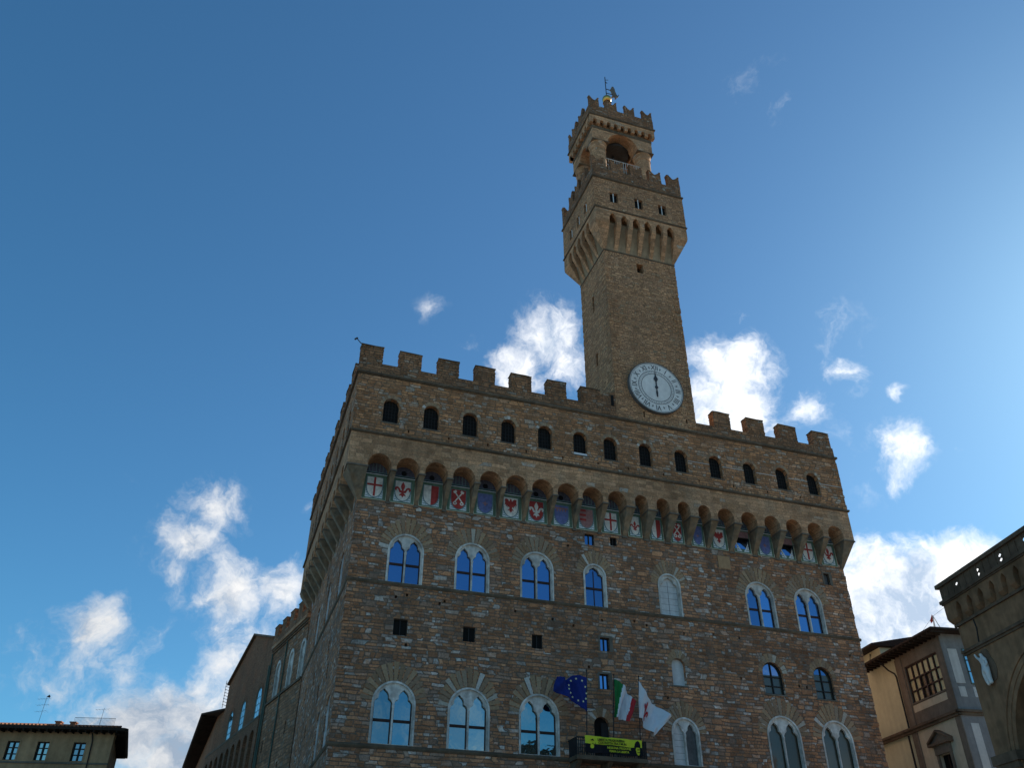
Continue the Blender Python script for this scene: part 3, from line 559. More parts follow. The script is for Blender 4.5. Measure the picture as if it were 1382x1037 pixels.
def bifora(wd, zs, gl, gl2=None, lights=2, recess=.10, blocked=False, vous=True, parent=P_, tr=True, vb=.75):
    """local frame: centre x = 0, sill z = 0, wall face y = 0"""
    Rr = wd/2; jm = .15 if lights == 2 else .16; cw = .11
    b = MB(); H = .86*(wd/2.44)
    if lights == 2: a = (wd/2-jm-cw/2)/2; cs = [-(cw/2+a), cw/2+a]
    else: a = wd/2-jm; cs = [0]; H = .74
    ls = [lancet(c_, a, -.0, zs-(.04 if lights == 2 else .08), H) for c_ in cs]
    outer = arch(0, wd+.04, -.02, zs)
    out2 = [(x, z) for x, z in outer]
    b.plate(out2, [[(x, max(z, .05)) for x, z in l] for l in ls], recess, recess+.16, M_marble)
    # moulded archivolt
    n = 18; ro, ri = Rr+.03, Rr-.09
    ring = [(-ro, 0)]+[(ro*math.cos(math.pi-math.pi*k/n), zs+ro*math.sin(math.pi*k/n)) for k in range(n+1)]+[(ro, 0), (ri, 0)]+[(ri*math.cos(math.pi*k/n), zs+ri*math.sin(math.pi*k/n)) for k in range(n+1)]+[(-ri, 0)]
    b.prism(ring, -.035, recess, M_marble)
    fr = b.build('window', parent, 0)
    if lights == 2:
        b = MB(); b.lathe(0, recess+.04, [(.085, 0), (.085, .08), (.055, .13), (.05, zs-.32), (.055, zs-.30), (.08, zs-.2), (.10, zs-.08), (.10, zs-.03)], M_marble, 10); b.build('colonnette', fr, 0, smooth=True)
    for i, c_ in enumerate(cs):
        b = MB(); b.prism([(x*1.0, z) for x, z in lancet(c_, a+.02, 0.02, zs, H)], recess+.20, recess+.22, (gl2 if (i and gl2) else gl)); b.build('pane', fr, 0)
        if not blocked and tr:
            b = MB(); zt = zs*.60; b.box(c_-a, c_+a, recess+.16, recess+.199, zt-.085, zt+.085, M_wood); b.box(c_-a, c_-a+.045, recess+.162, recess+.198, .03, zs+.1, M_wood); b.box(c_+a-.07, c_+a, recess+.162, recess+.198, .03, zs+.1, M_wood); b.box(c_-a, c_+a, recess+.161, recess+.197, .02, .08, M_wood)
            if lights == 1: b.box(c_-.03, c_+.03, recess+.164, recess+.198, .03, zs+.4, M_wood)
            b.build('transom', fr, 0)
        elif blocked:
            b = MB()
            for j in range(1, 6): b.box(c_-a, c_+a, recess+.192, recess+.199, zs*j/5-.008, zs*j/5+.008, M_lead)
            if lights == 1: b.box(c_-.015, c_+.015, recess+.19, recess+.199, .05, zs+.4, M_lead)
            b.build('glazing_bar', fr, 0)
    if vous: voussoir(Rr+.03, zs, vb).build('voussoir', fr, 0)
    return fr
def fresh_voussoir(o, Rr, zs):
    for ch in list(o.children):
        if ch.name.startswith('voussoir'): bpy.data.objects.remove(ch)
    voussoir(Rr, zs).build('voussoir', o, 0)
def place(o, x, z, y=0): o.location = (x, y, z+Z0); return o
u0_ = place(bifora(2.46, US-Z2-.12, M_glass), UP[0][0], Z2+.12)
for x, w_ in UP[1:]:
    d_ = dup(u0_, (x, 0, Z2+.12+Z0), P_); d_.scale = (w_/2.46, 1, 1); fresh_voussoir(d_, 1.26, US-Z2-.12)
l0_ = place(bifora(2.72, LS-Z1-.14, M_glass2), LO[0][0], Z1+.14)
for x, w_ in LO[1:3]: fresh_voussoir(dup(l0_, (x, 0, Z1+.14+Z0), P_), 1.39, LS-Z1-.14)
l1_ = place(bifora(2.72, LS-Z1-.14, M_glassd, tr=False), LO[3][0], Z1+.14)
d_ = dup(l1_, (LO[4][0], 0, Z1+.14+Z0), P_); d_.scale = (2.6/2.72, 1, 1); fresh_voussoir(d_, 1.39, LS-Z1-.14)
place(bifora(1.74, 23.15-Z2-.12, M_glass, lights=1, vb=.6), 17.75, Z2+.12)
place(bifora(1.82, 23.12-Z2-.12, M_blocked, lights=1, blocked=True, vb=.6), 23.78, Z2+.12)
place(bifora(2.06, 12.66-Z1-.14, M_blocked, M_lead, blocked=True, vb=.6), 23.87, Z1+.14)
# --- plain windows
def small_window(x0, x1, z0, z1, gl, bars=1, surround=None, nm='small_window'):
    b = MB(); e = .05
    b.box(x0, x0+e, .14, .22, z0, z1, M_iron); b.box(x1-e, x1, .14, .22, z0, z1, M_iron); b.box(x0+e, x1-e, .14, .22, z1-e, z1, M_iron); b.box(x0+e, x1-e, .14, .22, z0, z0+e, M_iron)
    for k in range(bars): xx = x0+(x1-x0)*(k+1)/(bars+1); b.box(xx-.03, xx+.03, .141, .219, z0+e, z1-e, M_iron)
    if surround:
        s_ = .13; b.box(x0-s_, x0, -.03, .05, z0-.02, z1+s_, surround); b.box(x1, x1+s_+.12, -.032, .05, z0-.02, z1+s_, surround); b.box(x0, x1, -.028, .05, z1, z1+s_, surround)
    f = b.build(nm, P_); b = MB(); b.box(x0, x1, .23, .25, z0, z1, gl); b.build('pane', f); return f
for i, q_ in enumerate(SMALL):
    small_window(*q_, [M_dark, M_dark, M_dark, M_glass, M_glass, M_glass, M_dark, M_lead][i], 1 if i < 7 else 0, M_grey if i in (3, 4, 7) else None)
def arched_window(cx, wd, z0, zs, gl, nm, fr=True, vous=True):
    b = MB(); Rr = wd/2
    if fr:
        n = 14; ro, ri = Rr, Rr-.07
        b.prism([(cx-ro, z0)]+[(cx-ro*math.cos(math.pi*k/n), zs+ro*math.sin(math.pi*k/n)) for k in range(n+1)]+[(cx+ro, z0), (cx+ri, z0)]+[(cx+ri*math.cos(math.pi*k/n), zs+ri*math.sin(math.pi*k/n)) for k in range(n+1)]+[(cx-ri, z0)], .18, .26, M_iron)
        b.box(cx-.035, cx+.035, .181, .259, z0, zs+ri, M_iron)
        for zz in (z0+.06, zs-.2, z0+.62): b.box(cx-ri, cx+ri, .183, .257, zz-.03, zz+.03, M_iron)
    b.box(cx-Rr-.1, cx+Rr+.1, -.05, .1, z0-.1, z0, M_grey)
    f = b.build(nm, P_); b = MB(); b.prism(arch(cx, wd, z0, zs), .27, .29, gl); b.build('pane', f)
    if vous:
        vb = voussoir(Rr, 0, .4, .25, 11); vb.v = [(x+cx, y, z+zs) for x, y, z in vb.v]; vb.build('voussoir', f)
    return f
aw1 = arched_window(31.58, 1.68, 15.87, 17.35, M_glassd, 'arched_window'); aw2 = arched_window(35.92, 1.64, 15.86, 17.42, M_glassd, 'arched_window')
b = MB(); b.prism(arch(31.58, 1.4, 17.3, 17.4), .262, .268, M_glass); b.build('pane', aw1); b = MB(); b.prism(arch(35.92, 1.1, 17.7, 17.72, rise=.4), .262, .268, M_glass); b.build('pane', aw2)  # extra blue pieces over the dim glass, standing in for reflected sky
arched_window(23.85, 1.06, 15.83, 17.2, M_blocked, 'blocked_niche', False)
d_ = arched_window(17.68, 1.08, Z1+.2, 12.75, M_dark, 'balcony_door', False)
b = MB(); b.box(17.7, 18.2, .15, .2, Z1+.25, 12.95, M_iron); b.build('door_leaf', d_)
b = MB(); b.box(28.28, 29.32, -.05, .02, 25.12, 26.13, M_tan); b.box(28.22, 29.38, -.04, .018, 25.06, 25.12, M_smooth); b.build('plaque', P_)
# --- gallery windows with grilles
for i, x in enumerate(GX):
    b = MB(); y = -D+.35
    for k in range(1, 5): xx = x-.58+1.16*k/5; b.box(xx-.015, xx+.015, y, y+.03, 32.15, 34.15, M_iron)
    for k in range(1, 7): b.box(x-.58, x+.58, y-.002, y+.028, 32.15+.3*k-.012, 32.15+.3*k+.012, M_iron)
    b.box(x-.66, x+.66, -D-.04, -D+.3, 32.07, 32.15, M_grey)
    f = b.build('gallery_window', P_); b = MB(); b.prism(arch(x, 1.2, 32.13, 33.63), y+.04, y+.06, M_dark); b.build('pane', f)
    vb = voussoir(.58, 0, .26, .05, 9, .018); vb.v = [(a_+x, b_-D, c_+33.63) for a_, b_, c_ in vb.v]; vb.build('voussoir', f)
b = MB(); b.box(GX[5]-.55, GX[5]+.55, -D+.02, -D+.3, 32.16, 32.34, M_fwhite); b.build('white_strip', P_)  # plain white strip along the foot of one gallery window
for y in SGY:
    b = MB(); b.box(-DX-.04, -DX+.3, y-.66, y+.66, 32.07, 32.15, M_grey); f = b.build('gallery_window', P_)
    b = MB(); b.prism([(a_, c_) for a_, c_ in arch(y, 1.2, 32.13, 33.63)], -DX+.39, -DX+.41, M_dark, 'x'); b.build('pane', f)
# --- cable along the right end of the gallery, downpipe
b = MB()
for i in range(8, 13):
    xa = GX[i]+.6; xb = GX[i+1]-.6 if i < 12 else X1
    b.box(xa, xb, -D-.04, -D-.002, 33.28, 33.33, M_pale)
b.build('cable', P_)
# --- flank windows
for y, k in fl:
    z = Z2+.15 if k == 'u' else Z1+.15; zs = 23.3 if k == 'u' else 12.9; hw = 1.0 if k == 'u' else .95
    b = MB(); n = 12; ro, ri = hw+.02, hw-.10
    b.prism([(y-ro, z)]+[(y-ro*math.cos(math.pi*j/n), zs+ro*math.sin(math.pi*j/n)) for j in range(n+1)]+[(y+ro, z), (y+ri, z)]+[(y+ri*math.cos(math.pi*j/n), zs+ri*math.sin(math.pi*j/n)) for j in range(n+1)]+[(y-ri, z)], .09, .2, M_marble, 'x')
    b.box(.06, .15, y-.07, y+.07, z, zs+.6, M_marble); f = b.build('window', P_)
    b = MB(); b.prism(arch(y, hw*2, z, zs), .22, .24, M_glass, 'x'); b.build('pane', f)
# --- balcony
bal = MB(); bal.box(15.2, 20.1, -1.55, -.17, 10.3, 10.55, M_cornice)
for x in (15.5, 17.6, 19.7): bal.hull([(x-.15, -1.4, 10.3), (x+.15, -1.4, 10.3), (x-.15, 0, 10.3), (x+.15, 0, 10.3), (x-.15, 0, 9.3), (x+.15, 0, 9.3)], M_cornice)
bl = bal.build('balcony', P_)
b = MB()
b.box(15.22, 20.08, -1.52, -1.46, 11.55, 11.62, M_iron)
for sx in (15.22, 20.02): b.box(sx, sx+.06, -1.46, -.02, 11.55, 11.62, M_iron)
for k in range(40): xx = 15.25+4.8*k/39; b.box(xx-.02, xx+.02, -1.51, -1.47, 10.55, 11.55, M_iron)
for k in range(10):
    for sx in (15.25, 20.05): yy = -1.4+1.35*k/10; b.box(sx-.02, sx+.02, yy-.02, yy+.02, 10.55, 11.55, M_iron)
b.build('railing', bl)

# ================================================================== CLOCK TOWER
XC, YC = (TX0+TX1)/2, (TY0+TY1)/2
tower = thing('clock_tower', 'tall square brown stone tower with a white clock rising above the palace battlements', 'tower', (XC, YC, ZU+Z0))
def tb(mb, name, parent=tower, **k): return mb.build(name, parent, world=True, **k) if parent == tower else mb.build(name, parent, world=False, **k)
class TB(MB): pass
def tbuild(mb, name, parent=None, smooth=False):
    o = mb.build(name, None, smooth=smooth)
    p = parent or tower
    o.parent = p; o.matrix_parent_inverse = p.matrix_world.inverted() if p is tower else Matrix.Identity(4)
    return o
bpy.context.view_layer.update()
def four_walls(x0, x1, y0, y1, z0, z1, t, m, fh=(), lh=(), name='shaft'):
    b = MB(); b.plate(rect(x0, x1, z0, z1), list(fh), y0, y0+t, m); b.plate(rect(y0+t, y1, z0, z1), list(lh), x0, x0+t, m, 'x')
    b.box(x1-t, x1, y0+t, y1, z0, z1, m); b.box(x0+t, x1-t, y1-t, y1, z0, z1, m)
    b.box(x0+t+.1, x1-t-.1, y0+t+.1, y1-t-.1, z0, z1-.05, M_dark)
    quoins(b, x0, y0, z0+.05, z1-.1, 1, 1, m, .035, (.2, .32)); quoins(b, x1, y0, z0+.05, z1-.1, -1, 1, m, .05, (.2, .32)); quoins(b, x0, y1, z0+.05, z1-.1, 1, -1, m, .035, (.2, .32))
    return tbuild(b, name)
ZTC = 54.65
four_walls(TX0, TX1, TY0, TY1, ZU+.08, ZTC, .8, M_tower, [rect(23.0, 23.65, 52.7, 53.8), rect(22.2, 22.33, 36.75, 37.35), rect(26.1, 26.25, 36.9, 37.3)], [rect(1.35, 1.75, 49.5, 51.3), rect(1.3, 1.7, 43.3, 44.7)])
b = MB(); b.hull([(18.35, -D+.02, ZU+.08), (TX0, -D+.02, ZU+.08), (18.35, -D+.55, ZU+.08), (TX0, 0, ZU+.08), (18.35, -D+.03, 38.2), (TX0, -D+.03, 38.75), (18.4, -D+.5, 38.2), (TX0, -.3, 38.75)], M_merlon); b.box(19.35, 19.6, -D-.01, -D+.05, 37.3, 38.3, M_dark); tbuild(b, 'buttress')
# gallery of the tower
DG = 1.17; GX0, GX1, GY0, GY1 = TX0-DG, TX1+DG, TY0-DG, TY1+DG; ZGB, ZGC, ZGU = 57.45, 58.83, 62.96
TAC = [20.38+1.2*k for k in range(6)]; TAH = [.37]*6
TSY = [TY0+.1+.72+1.1*k for k in range(5)]
b = MB(); b.plate(arcade_outline(GX0, GX1, TAC, TAH, ZGB, 58.42, ZGC, True), [], GY0, GY0+.35, M_smooth)
b.plate(arcade_outline(GY0+.35, GY1, TSY, [.36]*5, ZGB, 58.42, ZGC, True), [], GX0, GX0+.35, M_smooth, 'x')
b.box(GX1-.35, GX1, GY0+.35, GY1, ZGB, ZGC, M_smooth); b.box(GX0+.35, GX1-.35, GY1-.35, GY1, ZGB, ZGC, M_smooth); b.box(GX0+.2, GX1-.2, GY0+.2, GY1-.2, ZGC-.15, ZGC-.02, M_smooth)
tbuild(b, 'arcade_wall')
TW = [(20.22, 21.08), (22.84, 23.70), (25.38, 26.24)]
LW = [(-.85, -.15), (1.0, 1.7), (2.9, 3.6)]
b = MB(); b.plate(rect(GX0, GX1, ZGC, ZGU), [rect(a, c_, 59.86, 61.2) for a, c_ in TW], GY0, GY0+.5, M_tower); b.plate(rect(GY0+.5, GY1, ZGC, ZGU), [rect(a, c_, 59.86, 61.2) for a, c_ in LW], GX0, GX0+.5, M_tower, 'x')
b.box(GX1-.5, GX1, GY0+.5, GY1, ZGC, ZGU, M_tower); b.box(GX0+.5, GX1-.5, GY1-.5, GY1, ZGC, ZGU, M_tower); b.box(GX0+1, GX1-1, GY0+1, GY1-1, ZGC, ZGU, M_dark); b.box(GX0+.3, GX1-.3, GY0+.3, GY1-.3, ZGU-.2, ZGU-.03, M_lead)
quoins(b, GX0, GY0, ZGC+.15, ZGU-.12, 1, 1, M_tower, .035, (.22, .34)); quoins(b, GX1, GY0, ZGC+.15, ZGU-.12, -1, 1, M_tower, .04, (.22, .34)); tbuild(b, 'gallery_wall')
for a, c_ in TW:
    b = MB(); xm = (a+c_)/2; b.box(a-.02, c_+.02, GY0-.03, GY0+.1, 59.78, 59.86, M_smooth); f = tbuild(b, 'gallery_window')
    b = MB(); b.lathe(xm, GY0+.14, [(.075, 59.86), (.05, 59.95), (.048, 61.02), (.08, 61.2)], M_white, 8); o = b.build('colonnette', f, smooth=True); o.parent = f
    b = MB(); b.box(a, c_, GY0+.3, GY0+.33, 59.86, 61.2, M_dark); b.build('pane', f)
for a, c_ in LW:
    ym = (a+c_)/2; b = MB(); b.box(GX0-.03, GX0+.1, a-.02, c_+.02, 59.78, 59.86, M_smooth); f = tbuild(b, 'gallery_window')
    b = MB(); b.lathe(GX0+.14, ym, [(.075, 59.86), (.05, 59.95), (.048, 61.02), (.08, 61.2)], M_white, 8); b.build('colonnette', f, smooth=True)
    b = MB(); b.box(GX0+.3, GX0+.33, a, c_, 59.86, 61.2, M_dark); b.build('pane', f)
def tbracket(pts): b = MB(); b.hull(pts, M_smooth); return tbuild(b, 'bracket')
for i in range(5):
    a, c_ = TAC[i]+.37, TAC[i+1]-.37; xm = (a+c_)/2; hw = (c_-a)/2
    tbracket([(a, GY0, ZGB), (c_, GY0, ZGB), (a, GY0+.05, ZGB-.35), (c_, GY0+.05, ZGB-.35), (a, GY0+DG, ZGB), (c_, GY0+DG, ZGB), (xm-hw*.8, TY0, ZTC+.1), (xm+hw*.8, TY0, ZTC+.1), (xm-hw*.9, TY0-.35, ZTC+1.0), (xm+hw*.9, TY0-.35, ZTC+1.0)])
for i in range(4):
    a, c_ = TSY[i]+.36, TSY[i+1]-.36; ym = (a+c_)/2; hw = (c_-a)/2
    tbracket([(GX0, a, ZGB), (GX0, c_, ZGB), (GX0+.05, a, ZGB-.35), (GX0+.05, c_, ZGB-.35), (GX0+DG, a, ZGB), (GX0+DG, c_, ZGB), (TX0, ym-hw*.8, ZTC+.1), (TX0, ym+hw*.8, ZTC+.1), (TX0-.35, ym-hw*.9, ZTC+1.0), (TX0-.35, ym+hw*.9, ZTC+1.0)])
for sx, gx, tx, xa in ((1, GX0, TX0, TAC[0]-.37), (-1, GX1, TX1, TAC[-1]+.37)):
    ya = TSY[0]-.36
    tbracket([(gx, GY0, ZGB), (xa, GY0, ZGB), (gx, ya, ZGB), (xa, ya, ZGB), (gx+sx*.05, GY0+.05, ZGB-.3), (xa, GY0+.05, ZGB-.3), (gx+sx*.05, ya, ZGB-.3), (tx, TY0, ZTC+.05), (tx+sx*.2, TY0, ZTC+.05), (tx, TY0+.2, ZTC+.05)])
tbracket([(GX0, GY1, ZGB), (GX0, TSY[-1]+.36, ZGB), (TX0+.2, GY1, ZGB), (TX0+.2, TSY[-1]+.36, ZGB), (GX0+.05, GY1, ZGB-.3), (GX0+.05, TSY[-1]+.36, ZGB-.3), (TX0, TY1, ZTC+.05), (TX0, TY1-.2, ZTC+.05), (TX0+.2, TY1, ZTC+.05)])
b = MB()
b.hull([(TX0+.1, TY0, ZTC+.05), (TX1-.1, TY0, ZTC+.05), (TX0+.1, TY0-.55, ZGB+.2), (TX1-.1, TY0-.55, ZGB+.2), (TX0+.1, TY0, ZGB+1.2), (TX1-.1, TY0, ZGB+1.2)], M_backing)
b.hull([(TX0, TY0+.1, ZTC+.05), (TX0, TY1-.1, ZTC+.05), (TX0-.55, TY0+.1, ZGB+.2), (TX0-.55, TY1-.1, ZGB+.2), (TX0, TY0+.1, ZGB+1.2), (TX0, TY1-.1, ZGB+1.2)], M_backing)
b.box(TX0+.05, TX1-.05, TY0+.05, TY1-.05, ZTC, ZGC-.1, M_backing); tbuild(b, 'bracket_backing')
b = MB(); ring_cornice(b, TX0, TX1, TY0, TY1, ZTC, M_cornice, .06, .1); tbuild(b, 'cornice')
b = MB(); ring_cornice(b, GX0, GX1, GY0, GY1, ZGC, M_cornice, .1, .1); tbuild(b, 'cornice')
b = MB(); ring_cornice(b, GX0, GX1, GY0, GY1, ZGU, M_cornice, .13, .13); tbuild(b, 'cornice')
# swallow-tail merlons
def swallow(wd, h, th):
    b = MB(); a = wd/2
    b.prism([(-a, 0), (a, 0), (a, h-.25), (a+.06, h), (a-.12, h-.03), (.1, h-.5), (-.1, h-.5), (-a+.12, h-.03), (-a-.06, h), (-a, h-.25)], 0, th, M_merlon); return b
b = MB(); zt = 64.35
b.box(GX0, GX1, GY0, GY0+.45, ZGU+.06, zt, M_merlon); b.box(GX0, GX0+.45, GY0+.45, GY1, ZGU+.06, zt, M_merlon); b.box(GX1-.45, GX1, GY0+.45, GY1, ZGU+.06, zt, M_merlon); b.box(GX0+.45, GX1-.45, GY1-.45, GY1, ZGU+.06, zt, M_merlon); tbuild(b, 'parapet')
s0_ = wear(tbuild(swallow(1.3, 1.65, .45), 'merlon'), 1, .03)
TI = tower.matrix_basis.inverted()
def put_merlon(src, x, y, z, rz, first=False):
    o = src if first else link(src.copy()); o.parent = tower; o.matrix_parent_inverse = TI; o.location = (x, y, z); o.rotation_euler = (0, 0, rz); return o
s0_.data.transform(Matrix.Translation((0, 0, -Z0)))
for k in range(5):
    put_merlon(s0_, GX0+.65+2.07*k, GY0, zt+Z0, 0, k == 0); put_merlon(s0_, GX0+.65+2.07*k, GY1-.45, zt+Z0, 0)
for k in range(3):
    y = GY0+2.35+1.66*k
    put_merlon(s0_, GX0, y, zt+Z0, -math.pi/2).scale = (.8, 1, 1); put_merlon(s0_, GX1, y, zt+Z0, math.pi/2).scale = (.8, 1, 1)
# belfry
BX0, BX1, BY0, BY1 = 19.45, 26.2, -1.6, 3.7; ZB0, ZBS, ZBW, ZBC, ZBP = 63.0, 69.9, 72.0, 73.45, 74.95
rc_ = .84
for px in (BX0+rc_, BX1-rc_):
    for py in (BY0+rc_, BY1-rc_):
        b = MB(); b.lathe(px, py, [(rc_+.06, ZB0), (rc_+.06, ZB0+.5), (rc_-.03, ZB0+.7), (rc_-.03, ZBS-.95), (rc_+.03, ZBS-.9), (rc_-.02, ZBS-.8), (rc_+.02, ZBS-.4), (rc_+.12, ZBS-.05)], M_smooth, 28)
        b.box(px-rc_-.1, px+rc_+.1, py-rc_-.1, py+rc_+.1, ZBS-.05, ZBS+.08, M_cornice); o = tbuild(b, 'pillar')
def belf(u0_, u1_, d0, d1, ax):
    a = (u1_-u0_)/2-2*rc_; cx = (u0_+u1_)/2; n = 18; zs = ZBS+.08
    o = [(u0_, ZBW), (u0_, zs)]+[(cx-a*math.cos(math.pi*k/n), zs+min(a, 1.9)*math.sin(math.pi*k/n)) for k in range(n+1)]+[(u1_, zs), (u1_, ZBW)]
    return o
b = MB(); t_ = 1.5
b.plate(belf(BX0, BX1, 0, 0, 'y'), [], BY0, BY0+t_, M_smooth); b.plate(belf(BX0, BX1, 0, 0, 'y'), [], BY1-t_, BY1, M_smooth)
b.plate(belf(BY0+.003, BY1-.003, 0, 0, 'x'), [], BX0+.004, BX0+t_, M_smooth, 'x'); b.plate(belf(BY0+.003, BY1-.003, 0, 0, 'x'), [], BX1-t_, BX1-.004, M_smooth, 'x')
b.box(BX0+.3, BX1-.3, BY0+.3, BY0+.9, ZBW, ZBC+1, M_smooth); b.box(BX0+.3, BX1-.3, BY1-.9, BY1-.3, ZBW, ZBC+1, M_smooth); b.box(BX0+.3, BX0+.9, BY0+.9, BY1-.9, ZBW, ZBC+1, M_smooth); b.box(BX1-.9, BX1-.3, BY0+.9, BY1-.9, ZBW, ZBC+1, M_smooth); tbuild(b, 'belfry_wall')
b = MB(); e = .33; NX0, NX1, NY0, NY1 = BX0-e, BX1+e, BY0-e, BY1+e
zc_ = ZBW+.75
nfx = 9; cs = [NX0+.55+(NX1-NX0-1.1)*k/(nfx-1) for k in range(nfx)]; csy = [NY0+.55+(NY1-NY0-1.1)*k/6 for k in range(7)]
b.plate(arcade_outline(NX0, NX1, cs, [.22]*9, ZBW+.15, zc_, ZBC), [], NY0, NY0+.3, M_smooth); b.plate(arcade_outline(NY0+.45, NY1-.45, csy, [.22]*7, ZBW+.15, zc_, ZBC), [], NX0, NX0+.45, M_smooth, 'x'); b.plate(arcade_outline(NY0+.45, NY1-.45, csy, [.22]*7, ZBW+.15, zc_, ZBC), [], NX1-.45, NX1, M_smooth, 'x'); b.plate(arcade_outline(NX0, NX1, cs, [.22]*9, ZBW+.15, zc_, ZBC), [], NY1-.45, NY1, M_smooth)
ring_cornice(b, BX0, BX1, BY0, BY1, ZBW-.14, M_cornice, .05, .24); tbuild(b, 'corbel_table')
b = MB(); ring_cornice(b, NX0, NX1, NY0, NY1, ZBC, M_cornice, .12, .13); tbuild(b, 'cornice')
b = MB(); b.box(NX0, NX1, NY0, NY0+.4, ZBC+.06, ZBP, M_merlon); b.box(NX0, NX1, NY1-.4, NY1, ZBC+.06, ZBP, M_merlon); b.box(NX0, NX0+.4, NY0+.4, NY1-.4, ZBC+.06, ZBP, M_merlon); b.box(NX1-.4, NX1, NY0+.4, NY1-.4, ZBC+.06, ZBP, M_merlon); b.box(NX0+.2, NX1-.2, NY0+.2, NY1-.2, ZBC+1.02, ZBC+1.15, M_eave); tbuild(b, 'parapet')
s1_ = wear(tbuild(swallow(1.1, 1.4, .36), 'merlon'), 1, .03); s1_.data.transform(Matrix.Translation((0, 0, -Z0)))
for k in range(4):
    xx = NX0+.60+(NX1-NX0-1.2)/3*k
    put_merlon(s1_, xx, NY0, ZBP+Z0, 0, k == 0); put_merlon(s1_, xx, NY1-.4, ZBP+Z0, 0)
for k in range(2):
    yy = NY0+2.4+1.85*k
    put_merlon(s1_, NX0, yy, ZBP+Z0, -math.pi/2); put_merlon(s1_, NX1, yy, ZBP+Z0, math.pi/2)
b = MB(); b.box(BX0+1.2, BX1-1.2, BY0+.3, BY0+.36, 67.75, 67.82, M_pale); b.box(BX0+1.2, BX1-1.2, BY0+.3, BY0+.36, 66.9, 66.95, M_pale)
for k in range(15): xx = BX0+1.7+(BX1-BX0-3.4)*k/14; b.box(xx-.025, xx+.025, BY0+.31, BY0+.35, 66.2, 67.75, M_pale)
tbuild(b, 'railing')
b = MB(); b.box(BX0+.4, BX1-.4, BY0+.4, BY1-.4, 65.9, 66.2, M_smooth); b.box(BX0+.7, BX1-.7, BY0+.55, BY0+.8, ZB0, 66.9, M_merlon); tbuild(b, 'bell_floor')
bcx, bcy = (BX0+BX1)/2, (BY0+BY1)/2
b = MB(); b.lathe(bcx, bcy-.2, [(1.62, 70.9), (1.72, 71.0), (1.55, 71.3), (1.28, 71.9), (1.08, 72.7), (.95, 73.2), (.6, 73.55), (.2, 73.65), (.2, 74.0)], M_bronze, 32); bell = tbuild(b, 'bell', smooth=True)
b = MB(); b.box(BX0+1, BX1-1, bcy-.45, bcy+.05, 73.9, 74.4, M_eave); b.tube([(bcx, bcy-.2, 71.6), (bcx, bcy-.2, 70.6)], [.05, .17], M_iron); b.build('bell_beam', bell)
# roof and weather vane
VX, VY = 22.93, 1.2
b = MB(); b.lathe(VX, VY, [(2.0, 75.0), (1.6, 77.2), (.9, 78.6), (.42, 79.6), (.36, 80.35), (.5, 80.4), (.2, 80.55)], M_merlon, 16); tbuild(b, 'roof_cap')
b = MB(); b.tube([(VX, VY, 80.3), (VX, VY, 85.1)], .05, M_iron, 8); b.tube([(VX-.02, VY, 84.6), (VX+.4, VY, 84.75)], .03, M_iron, 6); b.tube([(VX, VY, 84.2), (VX+.25, VY, 84.1)], .05, M_iron, 6); b.tube([(VX, VY, 82.2), (VX+.75, VY, 82.25)], .05, M_iron, 6); b.tube([(VX, VY, 82.95), (VX+.7, VY, 82.95)], .05, M_iron, 6); vane = tbuild(b, 'weathervane')
b = MB(); b.lathe(VX, VY, [(.02, 80.5)]+[(.52*math.sin(math.pi*k/12), 81.05-.52*math.cos(math.pi*k/12)) for k in range(1, 12)]+[(.02, 81.58)], M_gold, 20); b.build('ball', vane, smooth=True)
LION = [(.55, 81.75), (.75, 82.0), (.72, 82.4), (.62, 82.7), (.55, 83.0), (.45, 83.15), (.5, 83.3), (.62, 83.35), (.6, 83.55), (.72, 83.85), (.92, 83.9), (1.02, 83.7), (1.12, 83.4), (1.15, 83.0), (1.25, 82.7), (1.35, 82.35), (1.5, 82.3), (1.62, 82.55), (1.7, 82.5), (1.55, 82.1), (1.32, 82.0), (1.22, 81.9), (1.25, 81.6), (1.1, 81.6), (1.05, 81.95), (.9, 82.0), (.85, 81.75)]
b = MB(); b.prism([(VX+(x-.95)*.85+.95, 81.75+(z-81.75)*.88) for x, z in LION], VY-.09, VY+.09, M_vane); b.build('rampant_figure', vane)
# clock
CX, CZ, CR, CY = 23.5, 39.76, 2.5, TY0-.30
def disc(r, n=64): return [(CX+r*math.cos(2*math.pi*k/n), CZ+r*math.sin(2*math.pi*k/n)) for k in range(n)]
b = MB(); b.prism(disc(CR-.03), CY, CY+.26, M_dial); dial = tbuild(b, 'clock_dial', smooth=False)
b = MB(); b.plate(disc(CR+.03), [disc(CR-.04)], CY-.03, TY0-.003, M_lead); b.plate(disc(CR-.10), [disc(CR-.13)], CY-.008, CY+.01, M_ink); b.build('clock_rim', dial)
b = MB()
for rr_ in (1.66, 1.40): b.plate(disc(rr_), [disc(rr_-.045)], CY-.008, CY+.01, M_ink)
for k in range(60): a = 2*math.pi*k/60; b.prism(bar(CX+1.51*math.cos(a), CZ+1.51*math.sin(a), a, .13, .028), CY-.007, CY+.01, M_ink)
b.build('minute_ring', dial)
NUM = ['XII', 'I', 'II', 'III', 'IIII', 'V', 'VI', 'VII', 'VIII', 'IX', 'X', 'XI']
